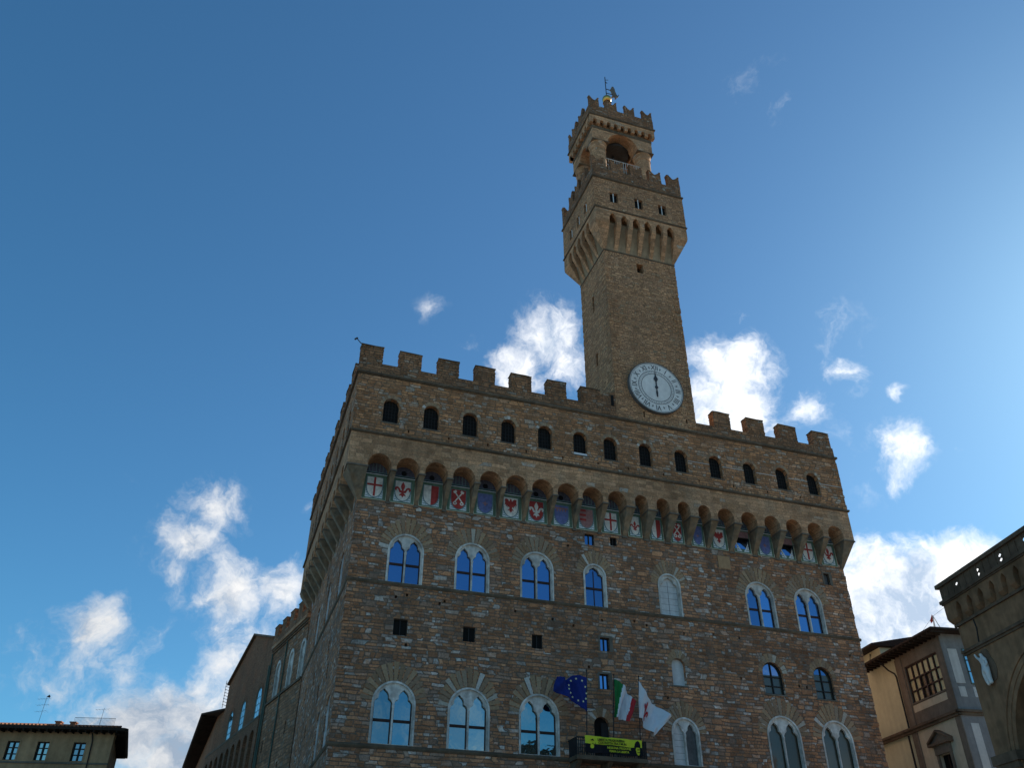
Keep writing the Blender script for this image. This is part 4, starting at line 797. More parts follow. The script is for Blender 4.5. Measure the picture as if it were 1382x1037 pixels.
for i, s_ in enumerate(NUM):
    a = -2*math.pi*i/12; ca, sa = math.cos(a), math.sin(a)
    def xf(co, ca=ca, sa=sa): x, z = co.x*.92, co.y*1.12+2.0; return (CX+x*ca-z*sa, CY-.006-co.z, CZ+x*sa+z*ca)
    b = MB(); b.text(s_, .62, M_ink, xf, .008, .004)
    a2 = a-math.pi/12; r_ = 1.98; c2, s2 = -math.sin(a2), math.cos(a2)
    b.prism(bar(CX+r_*c2, CZ+r_*s2, a2+math.pi/2, .24, .05), CY-.007, CY+.01, M_ink); b.prism(bar(CX+(r_+.02)*c2, CZ+(r_+.02)*s2, a2, .14, .05), CY-.009, CY+.01, M_ink)
    b.build('numeral', dial, nrm=False)
b = MB(); b.prism([(CX-.05, CZ-.95), (CX+.05, CZ-.95), (CX+.09, CZ-.5), (CX+.03, CZ-.2), (CX+.16, CZ), (CX+.05, CZ+.2), (CX+.05, CZ+.55), (CX+.2, CZ+.85), (CX+.06, CZ+1.15), (CX, CZ+1.75), (CX-.06, CZ+1.15), (CX-.2, CZ+.85), (CX-.05, CZ+.55), (CX-.05, CZ+.2), (CX-.16, CZ), (CX-.03, CZ-.2), (CX-.09, CZ-.5)], CY-.06, CY-.03, M_ink); b.build('clock_hand', dial)

# ================================================================== LAMP ARM on the corner merlon
b = MB(); b.tube([(-1.1, -1.3, 38.72), (-1.35, -1.3, 38.95), (-1.62, -1.3, 39.25)], .035, M_iron); lamp = b.build('floodlight_arm', None)
lamp.parent = None; tag(lamp, 'thin dark floodlight arm leaning out from the leftmost corner merlon of the palace', 'lamp')
b = MB(); b.hull([(-1.75, -1.36, 39.05), (-1.72, -1.24, 39.05), (-1.6, -1.38, 39.3), (-1.6, -1.22, 39.3), (-1.48, -1.3, 39.28), (-1.8, -1.3, 39.15)], M_iron); b.build('lamp_head', lamp)

# ================================================================== REAR WINGS (north flank, turned 10.4 degrees)
RZ = R(10.4)                    # local +y runs away along the flank, local +x into the building
def rear(name, label, cat, s0): return thing(name, label, cat, (-math.sin(RZ)*s0, 24.6+math.cos(RZ)*s0, 0), RZ)
wing = rear('stone_wing', 'rough stone wing behind the palace with three pale two-light windows under small battlements', 'building', 0)
WL = 12.3; wh = [arch(y, 1.5, 20.68, 23.3, rise=.95) for y in (.9, 4.55, 8.95)]+[rect(y, y+.5, z, z+1.1) for y, z in ((3.2, 16.4), (7.2, 16.2), (10.6, 16.0), (4.2, 13.2), (8.8, 12.8))]
b = MB(); b.plate(rect(.3, WL, -Z0, 26.05), wh, 0, .7, M_wing, 'x'); b.box(.7, 14, .3, WL, -Z0, 26, M_wing); b.build('wall', wing)
b = MB(); b.box(-.25, .7, .3, WL, 26.05, 26.4, M_smooth); b.box(-.12, .7, .3, WL, 25.85, 26.05, M_cornice); b.box(-.12, 0, .3, WL, 25.55, 25.62, M_cornice); b.build('cornice', wing)
b = MB(); b.box(-.2, .4, .3, WL, 26.4, 27.05, M_merlon); b.build('parapet', wing)
for k in range(4): b = MB(); y = 2.4+2.75*k; b.box(-.2, .5, y, y+1.45, 27.05, 28.25, M_merlon); b.box(-.25, .55, y-.05, y+1.5, 28.25, 28.33, M_cornice); b.build('merlon', wing)
b = MB(); b.box(-.14, 0, .3, WL, 20.45, 20.66, M_cornice); b.build('string_course', wing)
for y in (.9, 4.55, 8.95):
    b = MB(); n = 12; ro, ri = .78, .60
    b.prism([(y-ro, 20.68)]+[(y-ro*math.cos(math.pi*j/n), 23.3+ro*1.22*math.sin(math.pi*j/n)) for j in range(n+1)]+[(y+ro, 20.68), (y+ri, 20.68)]+[(y+ri*math.cos(math.pi*j/n), 23.3+ri*1.1*math.sin(math.pi*j/n)) for j in range(n+1)]+[(y-ri, 20.68)], -.06, .25, M_marble, 'x')
    b.prism([(y-.6, 22.9), (y, 22.5), (y+.6, 22.9), (y+.5, 23.6), (y, 23.95), (y-.5, 23.6)], .08, .2, M_marble, 'x'); b.box(.06, .18, y-.06, y+.06, 20.68, 22.6, M_marble)
    f = b.build('window', wing); b = MB(); b.prism(arch(y, 1.3, 20.68, 23.2, rise=.8), .26, .28, M_glassd, 'x'); b.build('pane', f)
b = MB(); b.tube([(-.12, 11.9, 25.6), (-.12, 11.95, 15), (-.12, 11.95, -1.6)], .08, M_cop); b.build('downpipe', wing)
b = MB(); b.tube([(-.1, 6.75, 25.6), (-.1, 6.8, 15), (-.1, 6.8, -1.6)], .07, M_cop); b.build('downpipe', wing)

bw = rear('brick_wing', 'gabled brown brick hall behind the stone wing with tall arched windows', 'building', 12.3)
BL = 19.6
prof = [(0.02, -Z0), (BL, -Z0), (BL, 26.95), (9.4, 30.2), (.02, 27.35)]
bwn = [3.1, 9.6, 15.2]
b = MB(); b.plate(prof, [arch(y, 2.3, 19.95, 21.9, rise=1.25) for y in bwn], 0, .7, M_brick, 'x'); b.plate(prof, [], .72, 16, M_brick, 'x'); b.build('wall', bw)
b = MB()
for (ya, za, yb, zb) in ((0, 27.35, 9.4, 30.2), (9.4, 30.2, BL, 26.95)): b.hull([(-.3, ya, za), (-.3, yb, zb), (-.3, ya, za+.22), (-.3, yb, zb+.22), (16, ya, za), (16, yb, zb), (16, ya, za+.22), (16, yb, zb+.22)], M_cornice)
b.build('roof', bw)
for y in bwn:
    b = MB(); n = 12; ro, ri = 1.15, .98
    b.prism([(y-ro, 19.95)]+[(y-ro*math.cos(math.pi*j/n), 21.9+ro*1.09*math.sin(math.pi*j/n)) for j in range(n+1)]+[(y+ro, 19.95), (y+ri, 19.95)]+[(y+ri*math.cos(math.pi*j/n), 21.9+ri*1.1*math.sin(math.pi*j/n)) for j in range(n+1)]+[(y-ri, 19.95)], .0, .03, M_cop, 'x')
    for k in (-.33, 0, .33): b.box(.018, .029, y+k*1.9-.04, y+k*1.9+.04, 19.95, 22.9, M_cop)
    for zz in (20.7, 21.4, 22.1): b.box(.02, .028, y-ri, y+ri, zz-.035, zz+.035, M_cop)
    f = b.build('window', bw); b = MB(); b.prism(arch(y, 2.3, 19.95, 21.9, rise=1.25), .03, .05, M_glass4, 'x'); b.build('pane', f)
    b = MB(); n = 13
    for k in range(n):
        a0 = math.pi*k/n+.02; a1 = math.pi*(k+1)/n-.02
        b.prism([(y-r_*math.cos(t), 21.9+r_*1.08*math.sin(t)) for r_, t in ((1.16, a0), (1.5, a0), (1.5, a1), (1.16, a1))], -.03, .02, M_brick, 'x')
    b.build('brick_arch', f)
b = MB(); b.box(-.35, 0, .3, BL+5, 19.55, 19.8, M_cornice); b.build('ledge', bw)
b = MB()
cs = [2.2+2.6*k for k in range(9)]
b.plate(arcade_outline(.3, BL+5, cs, [.85]*9, 12, 18.7, 19.55), [], -.32, -.0, M_brick, 'x'); b.build('arcade_wall', bw)
b = MB(); b.tube([(-.2, -.1, 24.5), (-.2, -.05, 18), (-.2, -.05, -1)], .09, M_cop); b.build('downpipe', bw)
b = MB()
for k in range(8): b.tube([(.2, BL+.15, 27.1-.35*k), (-.35, BL+.5, 27.3-.35*k)], .03, M_iron, 6)
b.tube([(-.3, BL+.45, 27.6), (-.3, BL+.45, 24.4)], .03, M_iron, 6); b.tube([(.1, BL+.3, 27.6), (.1, BL+.3, 24.4)], .03, M_iron, 6); b.build('roof_ladder', bw)

eh = rear('eaved_house', 'dark house beyond the brick hall with deep overhanging timber eaves', 'house', 32.1)
b = MB(); b.hull([(x, y, z) for z in (-Z0, 24.22) for x, y in ((.1, .1), (.1, 4.0), (5.0, 41), (14, 41), (14, .1))], M_brick); b.build('wall', eh)
ev = ((0, .05), (-1.87, 4.1), (3.1, 41.4), (14, 41.4), (14, .05))
b = MB(); b.hull([(x, y, z) for z in (24.2, 24.42) for x, y in ev]+[(9, 6, 26.6), (12, 36, 26.6)], M_eave); rf = b.build('roof', eh)
b = MB()
for k in range(46): y = 4.3+.8*k; x = -1.87+(y-4.1)*.1333; b.hull([(x+dx, y+dy, z) for dx in (.12, 1.95) for dy in (0, .14) for z in (24.02, 24.2)], M_eave)
b.build('rafter', rf)

# ================================================================== HOUSE AT LEFT
LZ = -R(13)
lh = thing('plaster_house', 'low tan plaster house at far left with wide dark eaves and three shuttered windows', 'house', (-14.508, 39.572, 0), LZ)
k_ = 1.013
LWN = [(-11.15, -10.05), (-8.37, -7.27), (-5.03, -3.88)]
b = MB(); b.plate(rect(-32, -1.45, -Z0, 18.2), [rect(a, c_, 15.36, 17.05) for a, c_ in LWN]+[rect(a-3.3*j, a-3.3*j+1.1, 15.36, 17.05) for j in (1, 2, 3, 4) for a in (-11.15,)], 1.2, 1.8, M_tan); b.hull([(x, y, z) for z in (-Z0, 18.2) for x, y in ((-32, 1.81), (-1.62, 1.81), (-5.2, 15.0), (-32, 15.0))], M_tan); b.build('wall', lh)
for a, c_ in LWN+[(-11.15-3.3*j, -10.05-3.3*j) for j in (1, 2, 3, 4)]:
    b = MB(); m_ = (a+c_)/2
    for x0, x1 in ((a, a+.09), (c_-.09, c_), (m_-.06, m_+.06)): b.box(x0, x1, 1.35, 1.45, 15.36, 17.05, M_iron)
    for z in (15.4, 15.95, 16.5, 17.0): b.box(a, c_, 1.352, 1.448, z-.03, z+.03, M_iron)
    b.box(a-.14, a, 1.17, 1.3, 15.3, 17.15, M_tan); b.box(c_, c_+.14, 1.17, 1.3, 15.3, 17.15, M_tan); b.box(a-.14, c_+.14, 1.16, 1.3, 17.05, 17.18, M_tan)
    f = b.build('window', lh); b = MB(); b.box(a, c_, 1.5, 1.52, 15.36, 17.05, M_glass3); b.build('pane', f)
b = MB(); b.box(-32, -1.4, 1.1, 1.2, 15.1, 15.26, M_grey); b.build('ledge', lh)
b = MB(); b.tube([(-3.55, 1.1, 17.9), (-3.35, 1.1, 17.2), (-3.3, 1.1, 15), (-3.3, 1.1, -1)], .06, M_iron); b.build('downpipe', lh)
b = MB(); ev = ((-33, 0), (-.9, 0), (-.3, .12), (-.05, .5), (-3.9, 14.5), (-33, 14.5))
b.hull([(x, y, z) for z in (18.0, 18.26) for x, y in ev], M_eave)
b.hull([(x, y, 18.26) for x, y in ev]+[(-9, 7.5, 20.0), (-33, 7.5, 20.0)], M_tile)
for k in range(88): x = -32+.355*k; b.tube([(x, .0, 18.31), (x, 1.4, 18.62)], .11, M_tile, 6)
b.build('roof', lh)
b = MB()
for k in range(44): x = -32+.72*k; b.box(x, x+.12, .1, 1.2, 17.82, 18.0, M_eave)
for k in range(18): y = 1.3+.72*k; b.box(-1.45-.272*y, -.2-.272*y, y, y+.12, 17.82, 18.0, M_eave)
b.build('rafter', lh)
def chim(x, y, z, w_): b = MB(); b.box(x, x+w_, y, y+.6, z-1.2, z+.55, M_tile); b.box(x-.08, x+w_+.08, y-.08, y+.68, z+.55, z+.65, M_tile); b.build('chimney', lh)
chim(-8.6, 4.5, 19.0, .5); chim(-7.2, 4.6, 19.0, .5)
ml = Matrix.Translation((-14.508, 39.572, 0)) @ Matrix.Rotation(LZ, 4, 'Z')
def onroof(x, y, z): return ml @ Vector((x, y, z))
b = MB()
for k in range(34): x = -7.4+.122*k; b.tube([(x, 6, 18.9), (x, 6, 20.35)], .014, M_iron, 4)
b.tube([(-7.4, 6, 20.35), (-3.35, 6, 20.35)], .022, M_iron, 5); b.tube([(-7.4, 6, 19.3), (-3.35, 6, 19.3)], .018, M_iron, 5)
o = b.build('roof_railing', None); o.matrix_world = ml; tag(o, 'thin wire railing along the roof top of the tan house at far left', 'railing')
def antenna(x, y, z, h, n, lab, dish=False):
    t = thing('roof_antenna', lab, 'antenna', onroof(x, y, z+Z0), LZ, 'antennas on the far left roof')
    b = MB(); b.tube([(0, 0, 0), (.12*h/3, 0, h)], .018, M_iron, 6); b.build('mast', t, 0)
    for k in range(n):
        zz = h*(.96-.2*k); b = MB(); b.tube([(-.75+.1*k, 0, zz-.12), (.65-.1*k, 0, zz+.02)], .010, M_iron, 5)
        for j in range(5): xx = -.65+.3*j; b.tube([(xx, -.35, zz-.1), (xx, .35, zz-.1)], .006, M_iron, 4)
        b.build('aerial', t, 0)
    if dish: b = MB(); b.hull([(.1, -.12, h), (.5, -.1, h+.05), (.3, 0, h+.25), (.35, .1, h-.05), (.1, .1, h+.1)], M_iron); b.build('top_fitting', t, 0)
antenna(-10.9, 6, 19.2, 3.1, 3, 'tall thin television antenna with crossbars at the left end of the tan roof', True)
antenna(-4.9, 6.2, 19.2, 2.2, 1, 'short television antenna standing behind the wire railing on the tan roof')

# ================================================================== YELLOW HOUSE
YZ = -R(9)
yh = thing('yellow_house', 'yellow and grey stone corner house with a glazed loggia window under wide eaves', 'house', (45.889, -2.012, 0), YZ)
def YF(b, z0, z1, y0, y1, d0, d1, m): return b.box(d0, d1, y0, y1, z0, z1, m)   # on the left face: depth = local x
# walls
b = MB(); b.plate(rect(.0, 6.45, 15.5, 21.4), [rect(.82, 5.35, 17.15, 20.05)], 0, .5, M_grey, 'x')
b.box(.55, 9, .001, 6.45, 15.5, 21.4, M_grey); b.build('upper_wall', yh)
b = MB(); b.box(.12, 9, 6.46, 13, -Z0, 21.5, M_ochre); b.build('yellow_wall', yh)
b = MB(); b.plate(rect(.02, 6.45, -Z0, 15.2), [rect(2.2, 3.7, 10.6, 12.9)], .03, .5, M_ochre2, 'x'); b.box(.55, 9, .021, 6.45, -Z0, 15.2, M_ochre2); b.build('lower_wall', yh)
b = MB()
for a, c_ in ((-.06, .62), (5.75, 6.5)): b.box(-.04, .03, a, c_, -Z0, 15.15, M_grey)
b.box(-.05, .0, 5.6, 6.5, 15.5, 20.9, M_grey); b.box(-.04, .0, -.03, .7, 15.5, 20.9, M_grey); b.build('pilaster', yh)
b = MB(); b.box(-.02, .0, .85, 5.4, 16.45, 17.0, M_ochre2); b.build('parapet_panel', yh)
b = MB(); b.box(-.3, .1, -.3, 12.5, 15.3, 15.48, M_cornice); b.box(-.16, .1, -.16, 12.5, 15.1, 15.3, M_cornice); b.box(-.3, 6, -.3, .0, 15.3, 15.479, M_cornice); b.box(-.16, 6, -.16, .0, 15.1, 15.299, M_cornice); b.build('ledge', yh)
# loggia window
b = MB(); b.box(-.08, .1, .75, 5.45, 17.05, 17.15, M_grey)
ys = [.82+.755*k for k in range(7)]
for y in ys: b.box(.1, .22, y-.05, y+.05, 17.15, 20.05, M_wood)
for z in (17.2, 18.05, 18.95, 20.0): b.box(.102, .218, .82, 5.35, z-.045, z+.045, M_wood)
lw = b.build('loggia_window', yh)
for i in range(6):
    for j, (za, zb) in enumerate(((17.26, 17.99), (18.11, 18.89), (19.01, 19.94))):
        dk = (i in (2, 3) and j < 2)
        b = MB(); b.box(.23, .25, ys[i]+.07, ys[i+1]-.07, za, zb, M_glassd if dk else M_curtain); b.build('pane', lw)
# pedimented window
b = MB(); b.box(-.12, .05, 2.0, 2.2, 10.6, 12.95, M_grey); b.box(-.12, .05, 3.7, 3.9, 10.6, 12.95, M_grey); b.box(-.16, .05, 1.95, 3.95, 12.95, 13.6, M_grey)
b.box(-.4, .05, 1.55, 4.35, 13.6, 13.78, M_cornice); b.prism([(1.65, 13.78), (4.25, 13.78), (2.95, 14.45)], -.2, .05, M_grey, 'x')
for ya, yb, za, zb in ((1.55, 2.95, 13.78, 14.5), (2.95, 4.35, 14.5, 13.78)): b.hull([(-.4, ya, za), (-.4, yb, zb), (-.4, ya, za+.16), (-.4, yb, zb+.16), (.05, ya, za), (.05, yb, zb), (.05, ya, za+.16), (.05, yb, zb+.16)], M_cornice)
pw_ = b.build('pedimented_window', yh); b = MB(); b.box(.3, .32, 2.2, 3.7, 10.6, 12.9, M_dark); b.build('pane', pw_); b = MB(); b.box(.2, .29, 2.9, 3.0, 10.6, 12.9, M_wood); b.build('transom', pw_)
# front (right-hand) face
b = MB(); b.box(.02, 8, -.04, .0, -Z0, 15.1, M_greyc); b.box(.02, 8, -.035, .0, 15.5, 21.3, M_greyc); b.build('front_wall', yh)
b = MB()
for (x0, x1, z0, z1) in ((.43, 1.2, 17.45, 20.05), (.5, 1.05, 16.45, 17.2), (1.7, 2.3, 16.45, 17.2), (.66, 1.3, 8, 14.55), (1.95, 2.5, 13.2, 14.4), (2.1, 2.6, 7, 12.9)): b.box(x0, x1, -.06, -.03, z0, z1, M_pale)
b.build('stone_panel', yh)
b = MB(); b.box(1.66, 2.5, -.1, -.03, 17.4, 20.1, M_cop); b.box(1.72, 2.44, -.105, -.09, 17.5, 20.0, M_glass4)
for z in (18.35, 19.2): b.box(1.66, 2.5, -.12, -.1, z-.04, z+.04, M_iron)
b.build('window', yh)
# eaves and roof
b = MB(); b.hull([(-1.25, -1.1, 21.2), (-1.25, 10.6, 21.2), (9, -1.1, 21.2), (9, 10.6, 21.2), (-1.25, -1.1, 21.36), (-1.25, 10.6, 21.36), (9, -1.1, 21.36), (9, 10.6, 21.36)], M_eave); b.hull([(-1.2, -1.05, 21.36), (-1.2, 10.5, 21.36), (9, -1.05, 21.36), (9, 10.5, 21.36), (4, 4, 23.0), (4, 6.5, 23.0), (9, 5, 23.0)], M_tile); rf = b.build('roof', yh)
b = MB()
for k in range(20): y = -.9+.6*k; b.box(-1.15, .0, y, y+.13, 21.02, 21.2, M_eave)
b.build('rafter', rf)
b = MB(); b.tube([(-.9, 7.3, 21.0), (-.3, 7.2, 20.3), (-.1, 6.75, 19.9), (-.08, 6.62, 19.6), (-.08, 6.6, 15.5)], .07, M_iron); b.tube([(-.1, 6.9, 15.0), (-.1, 6.9, -1)], .08, M_iron); b.build('downpipe', yh)
# taller yellow house behind
yb_ = thing('rear_yellow_house', 'taller plain yellow house rising behind the loggia window house', 'house', (45.889, -2.012, 0), YZ)
b = MB(); b.box(1.6, 14, 10.7, 22, -Z0, 23.4, M_ochre); b.box(1.5, 1.6, 10.7, 22, 21.6, 21.75, M_ochre); b.build('wall', yb_)
b = MB(); b.hull([(.6, 10.2, 23.4), (.6, 23, 23.4), (14, 10.2, 23.4), (14, 23, 23.4), (.6, 10.2, 23.6), (.6, 23, 23.6), (7.5, 10.2, 24.9), (7.5, 23, 24.9), (14, 10.2, 23.6), (14, 23, 23.6)], M_eave); b.build('roof', yb_)
b = MB(); b.tube([(1.5, 12.2, 23.2), (1.45, 12.4, 22.6), (1.45, 12.9, 22.2), (1.45, 13.0, 20)], .07, M_iron); b.tube([(1.45, 12.6, 22.45), (1.45, 11.4, 22.6), (1.45, 10.8, 22.3)], .07, M_iron); b.build('downpipe', yb_)
# mast on the roof
my = Matrix.Translation((45.889, -2.012, 0)) @ Matrix.Rotation(YZ, 4, 'Z')
mt = thing('roof_mast', 'small pinkish tripod mast with guy wires on the eaved roof beside the dark loggia', 'mast', my @ Vector((1.2, 1.6, 22.3+Z0)), YZ)
b = MB()
for dx, dy in ((-.3, -.3), (.3, -.3), (0, .35)): b.tube([(dx, dy, -.5), (0, 0, .95)], .035, M_hwhite, 5)
b.build('tripod', mt, 0)
b = MB(); b.hull([(0, .05, .55), (0, .45, .45), (0, .5, .7), (0, .05, 1.1), (.05, .1, .8)], M_hred); b.build('pennant', mt, 0)
b = MB(); b.tube([(0, 0, .9), (-1.0, 2.2, -.9)], .012, M_iron, 4); b.tube([(0, 0, .9), (0, -2.4, 1.1)], .012, M_iron, 4); b.build('guy_wire', mt, 0)

# ================================================================== LOGGIA (right edge)
GZ = math.atan2(-.9796, -.201)
lg = thing('arcade_loggia', 'dark stone arcade at the right edge with a pierced balustrade and white relief figure', 'loggia', (31.655, -16.966, 0), GZ)
kk = 1.023; LE = 34
arcs = [6.72+11.6*k for k in range(3)]; zsp = 8.1
def lgarch(c_, r_): return arch(c_, 2*r_, zsp-8, zsp, 28)
b = MB(); b.plate(rect(.42, LE, -Z0, 15.9), [[(x, z) for x, z in lgarch(c_, 4.35) if z > -20] for c_ in arcs], .42, 1.9, M_log)
b.box(.42, LE, 12, 13, -Z0, 15.9, M_log); b.box(.42, 2.0, 1.9, 12, -Z0, 15.9, M_log); b.box(LE-1, LE, 1.9, 12, -Z0, 15.9, M_log); b.box(2, LE-1, 1.9, 12, 14.2, 15.5, M_log); b.build('wall', lg)
for c_ in arcs:
    b = MB()
    for ro, ri, y0 in ((5.12, 4.86, .28), (4.83, 4.56, .33), (4.55, 4.3, .37)):
        n = 40; b.plate([(c_-ro*math.cos(math.pi*k/n), zsp+ro*math.sin(math.pi*k/n)) for k in range(n+1)]+[(c_+ri*math.cos(math.pi*k/n), zsp+ri*math.sin(math.pi*k/n)) for k in range(n+1)], [], y0, .42, M_log)
    b.build('archivolt', lg)
for x in [.42]+[c_+5.8 for c_ in arcs[:2]]:
    b = MB(); b.box(x, x+2.1, .1, 2.0, 8.2, 8.65, M_logd); b.box(x+.12, x+1.9, .2, 2.0, 7.9, 8.2, M_logd); b.box(x+.2, x+1.8, .26, 2.0, -Z0, 7.9, M_log); b.build('pier', lg)
b = MB(); b.box(.28, LE, .26, .42, 13.98, 14.14, M_logd); b.box(.34, LE, .34, .42, 13.86, 13.98, M_logd); b.build('string_course', lg)
b = MB(); b.box(.3, LE, .3, .42, 15.45, 15.6, M_logd); b.build('string_course', lg)
cs = [1.40+1.05*k for k in range(31)]
b = MB(); b.plate(arcade_outline(.12, LE, cs, [.24]*31, 16.0, 16.62, 16.86, True), [], .12, .40, M_log); b.box(.42, LE, .42, 2.0, 15.9, 16.85, M_log); b.build('corbel_table', lg)
for k in range(32):
    x = .73+.0+1.05*k if k else .45
    xa, xb = (cs[k-1]+.24 if k else .12), (cs[k]-.24 if k < 31 else LE)
    b = MB(); xm = (xa+xb)/2; b.hull([(xa, .12, 16.0), (xb, .12, 16.0), (xa, .42, 16.0), (xb, .42, 16.0), (xa+.05, .15, 15.85), (xb-.05, .15, 15.85), (xa+.12, .42, 15.62), (xb-.12, .42, 15.62), (xa+.1, .33, 15.66), (xb-.1, .33, 15.66)], M_log); b.build('corbel', lg)
b = MB(); b.box(.0, LE, -.02, 1.0, 16.86, 17.03, M_logd); b.box(.06, LE, .05, 1.0, 16.78, 16.86, M_logd); b.build('cornice', lg)
hs = []
for j in range(15):
    s_ = 1.8+2.05*j
    for z in ((17.48, 17.24) if j else (17.48,)):
        hs.append([(s_+.13*math.cos(t)*(1+.15*math.cos(4*t)), z+.085*math.sin(t)*(1+.15*math.cos(4*t))) for t in [math.pi*2*q_/16 for q_ in range(16)]])
b = MB(); b.plate(rect(.15, LE, 17.03, 17.78), hs, .12, .17, M_logd)
for j in range(60): x = .3+.58*j; b.box(x, x+.07, .07, .12, 17.03, 17.78, M_logd)
b.box(-.03, LE, -.02, .26, 17.78, 18.0, M_logd); b.build('balustrade', lg)
b = MB(); b.box(.2, LE, .5, 12.8, 16.9, 17.0, M_logd); b.build('roof', lg)
b = MB(); b.tube([(1.95, .38, 15.5), (2.02, .38, 14.9), (1.9, .38, 14.4), (1.85, .38, 14.1)], .035, M_iron); b.build('cable', lg)
# relief figure on a dark trefoil ground
b = MB(); cx_, cz_ = 1.98, 12.85
tre = []
for k in range(48):
    t = 2*math.pi*k/48; rr_ = .62+.2*abs(math.cos(1.5*(t-math.pi/2)))
    tre.append((cx_+rr_*.85*math.cos(t), cz_+rr_*1.15*math.sin(t)))
b.prism(tre, .38, .41, M_logd); rel = b.build('relief_ground', lg)
def skin_fig(name, joints, edges, parent, mat):
    me = bpy.data.meshes.new(name); me.from_pydata([(x, y, z+Z0) for x, y, z, *_ in joints], edges, []); o = link(bpy.data.objects.new(name, me)); o.parent = parent
    md = o.modifiers.new('skin', 'SKIN')
    for i, j in enumerate(joints): me.skin_vertices[0].data[i].radius = (j[3], j[4] if len(j) > 4 else j[3])
    me.skin_vertices[0].data[0].use_root = True
    s_ = o.modifiers.new('sub', 'SUBSURF'); s_.levels = 2; s_.render_levels = 2
    me.materials.append(mat); return o
if not bpy.data.meshes: pass
def relief():
    J = [(cx_, .68, 12.75, .17), (cx_-.02, .68, 13.05, .15), (cx_-.05, .66, 13.3, .17), (cx_-.07, .66, 13.48, .07), (cx_-.09, .62, 13.64, .11), (cx_-.26, .64, 13.34, .08), (cx_-.42, .6, 13.5, .06), (cx_-.5, .58, 13.7, .045), (cx_+.16, .64, 13.28, .08), (cx_+.28, .6, 13.02, .06), (cx_+.16, .54, 12.86, .05), (cx_+.16, .58, 12.62, .16), (cx_+.14, .6, 12.25, .14), (cx_+.2, .62, 11.98, .1), (cx_-.12, .58, 12.6, .15), (cx_-.08, .6, 12.2, .13), (cx_-.04, .62, 11.95, .09)]
    J = [(x, y-.42, z-.06, r_) for x, y, z, r_ in J]
    E_ = [(0, 1), (1, 2), (2, 3), (3, 4), (2, 5), (5, 6), (6, 7), (2, 8), (8, 9), (9, 10), (0, 11), (11, 12), (12, 13), (0, 14), (14, 15), (15, 16)]
    me = bpy.data.meshes.new('relief_figure'); me.from_pydata([(x, y, z+Z0) for x, y, z, r_ in J], E_, []); o = link(bpy.data.objects.new('relief_figure', me)); o.parent = rel
    bm = bmesh.new(); bm.from_mesh(me); ly = bm.verts.layers.skin.verify()
    for v, j in zip(bm.verts, J): v[ly].radius = (j[3], j[3])
    bm.verts.ensure_lookup_table(); bm.verts[0][ly].use_root = True; bm.to_mesh(me); bm.free()
    o.modifiers.new('skin', 'SKIN'); s_ = o.modifiers.new('sub', 'SUBSURF'); s_.levels = 2; s_.render_levels = 2
    me.materials.append(M_white)
relief()

# ================================================================== FLAGS AND BANNER
def pole(parent, x0, z0, x1, z1): b = MB(); b.tube([(x0, -1.42, z0), (x1, -1.42, z1)], [.04, .03], M_iron, 8); b.lathe(x1, -1.42, [(.02, z1), (.06, z1+.05), (.02, z1+.13)], M_iron, 8); return b.build('pole', parent)
def coons(top, bot):
    def ev(pl, u):
        k = u*(len(pl)-1); i = min(int(k), len(pl)-2); f = k-i; return (pl[i][0]*(1-f)+pl[i+1][0]*f, pl[i][1]*(1-f)+pl[i+1][1]*f)
    def smooth(pl, u):   # catmull-rom
        k = u*(len(pl)-1); i = min(int(k), len(pl)-2); f = k-i; p = [pl[max(i-1, 0)], pl[i], pl[i+1], pl[min(i+2, len(pl)-1)]]
        return tuple(.5*(2*p[1][a]+(p[2][a]-p[0][a])*f+(2*p[0][a]-5*p[1][a]+4*p[2][a]-p[3][a])*f*f+(3*p[1][a]-p[0][a]-3*p[2][a]+p[3][a])*f**3) for a in (0, 1))
    def S(u, v):
        a = smooth(top, u); b_ = smooth(bot, u); return (a[0]*(1-v)+b_[0]*v, a[1]*(1-v)+b_[1]*v)
    return S
def cloth(S, ymap, colf, parent, nu=44, nv=26, name='cloth'):
    b = MB(); vs = []; 
    for i in range(nu+1):
        for j in range(nv+1): x, z = S(i/nu, j/nv); vs.append((x, ymap(i/nu, j/nv), z))
    o0 = len(b.v); b.v += vs
    for i in range(nu):
        for j in range(nv): b.f.append([i*(nv+1)+j, (i+1)*(nv+1)+j, (i+1)*(nv+1)+j+1, i*(nv+1)+j+1]); b.mi.append(b.mat(colf((i+.5)/nu, (j+.5)/nv))); b.tint.append(0)
    o = b.build(name, parent, smooth=True)
    md = o.modifiers.new('thick', 'SOLIDIFY'); md.thickness = .008; md.offset = 0
    return o
# European flag
ef = thing('european_flag', 'dark blue flag with a ring of stars blowing left from its pole above the balcony', 'flag', (15.93, -1.42, 10.55+Z0)); 
def wbuild(f):   # children are built in world coordinates under a placed empty
    f.matrix_parent = None
def flag_children(root):
    inv = root.matrix_basis.inverted()
    for c_ in root.children: c_.matrix_parent_inverse = inv
pole(ef, 15.93, 10.55, 16.16, 15.75)
S1 = coons([(16.13, 15.34), (15.6, 15.42), (15.1, 15.38), (14.75, 15.13), (14.4, 15.2), (14.02, 15.22)], [(16.04, 13.2), (15.75, 13.4), (15.3, 13.72), (14.85, 13.85), (14.3, 14.1), (13.76, 14.32)])
Y1 = lambda u, v: -1.44-.22*math.sin(u*9+v*1.5)*min(1, u*3)-.12*math.sin(u*19-v*5)*u-.035*math.sin(u*37+v*9)
ec = cloth(S1, Y1, lambda u, v: M_eu, ef)
b = MB()
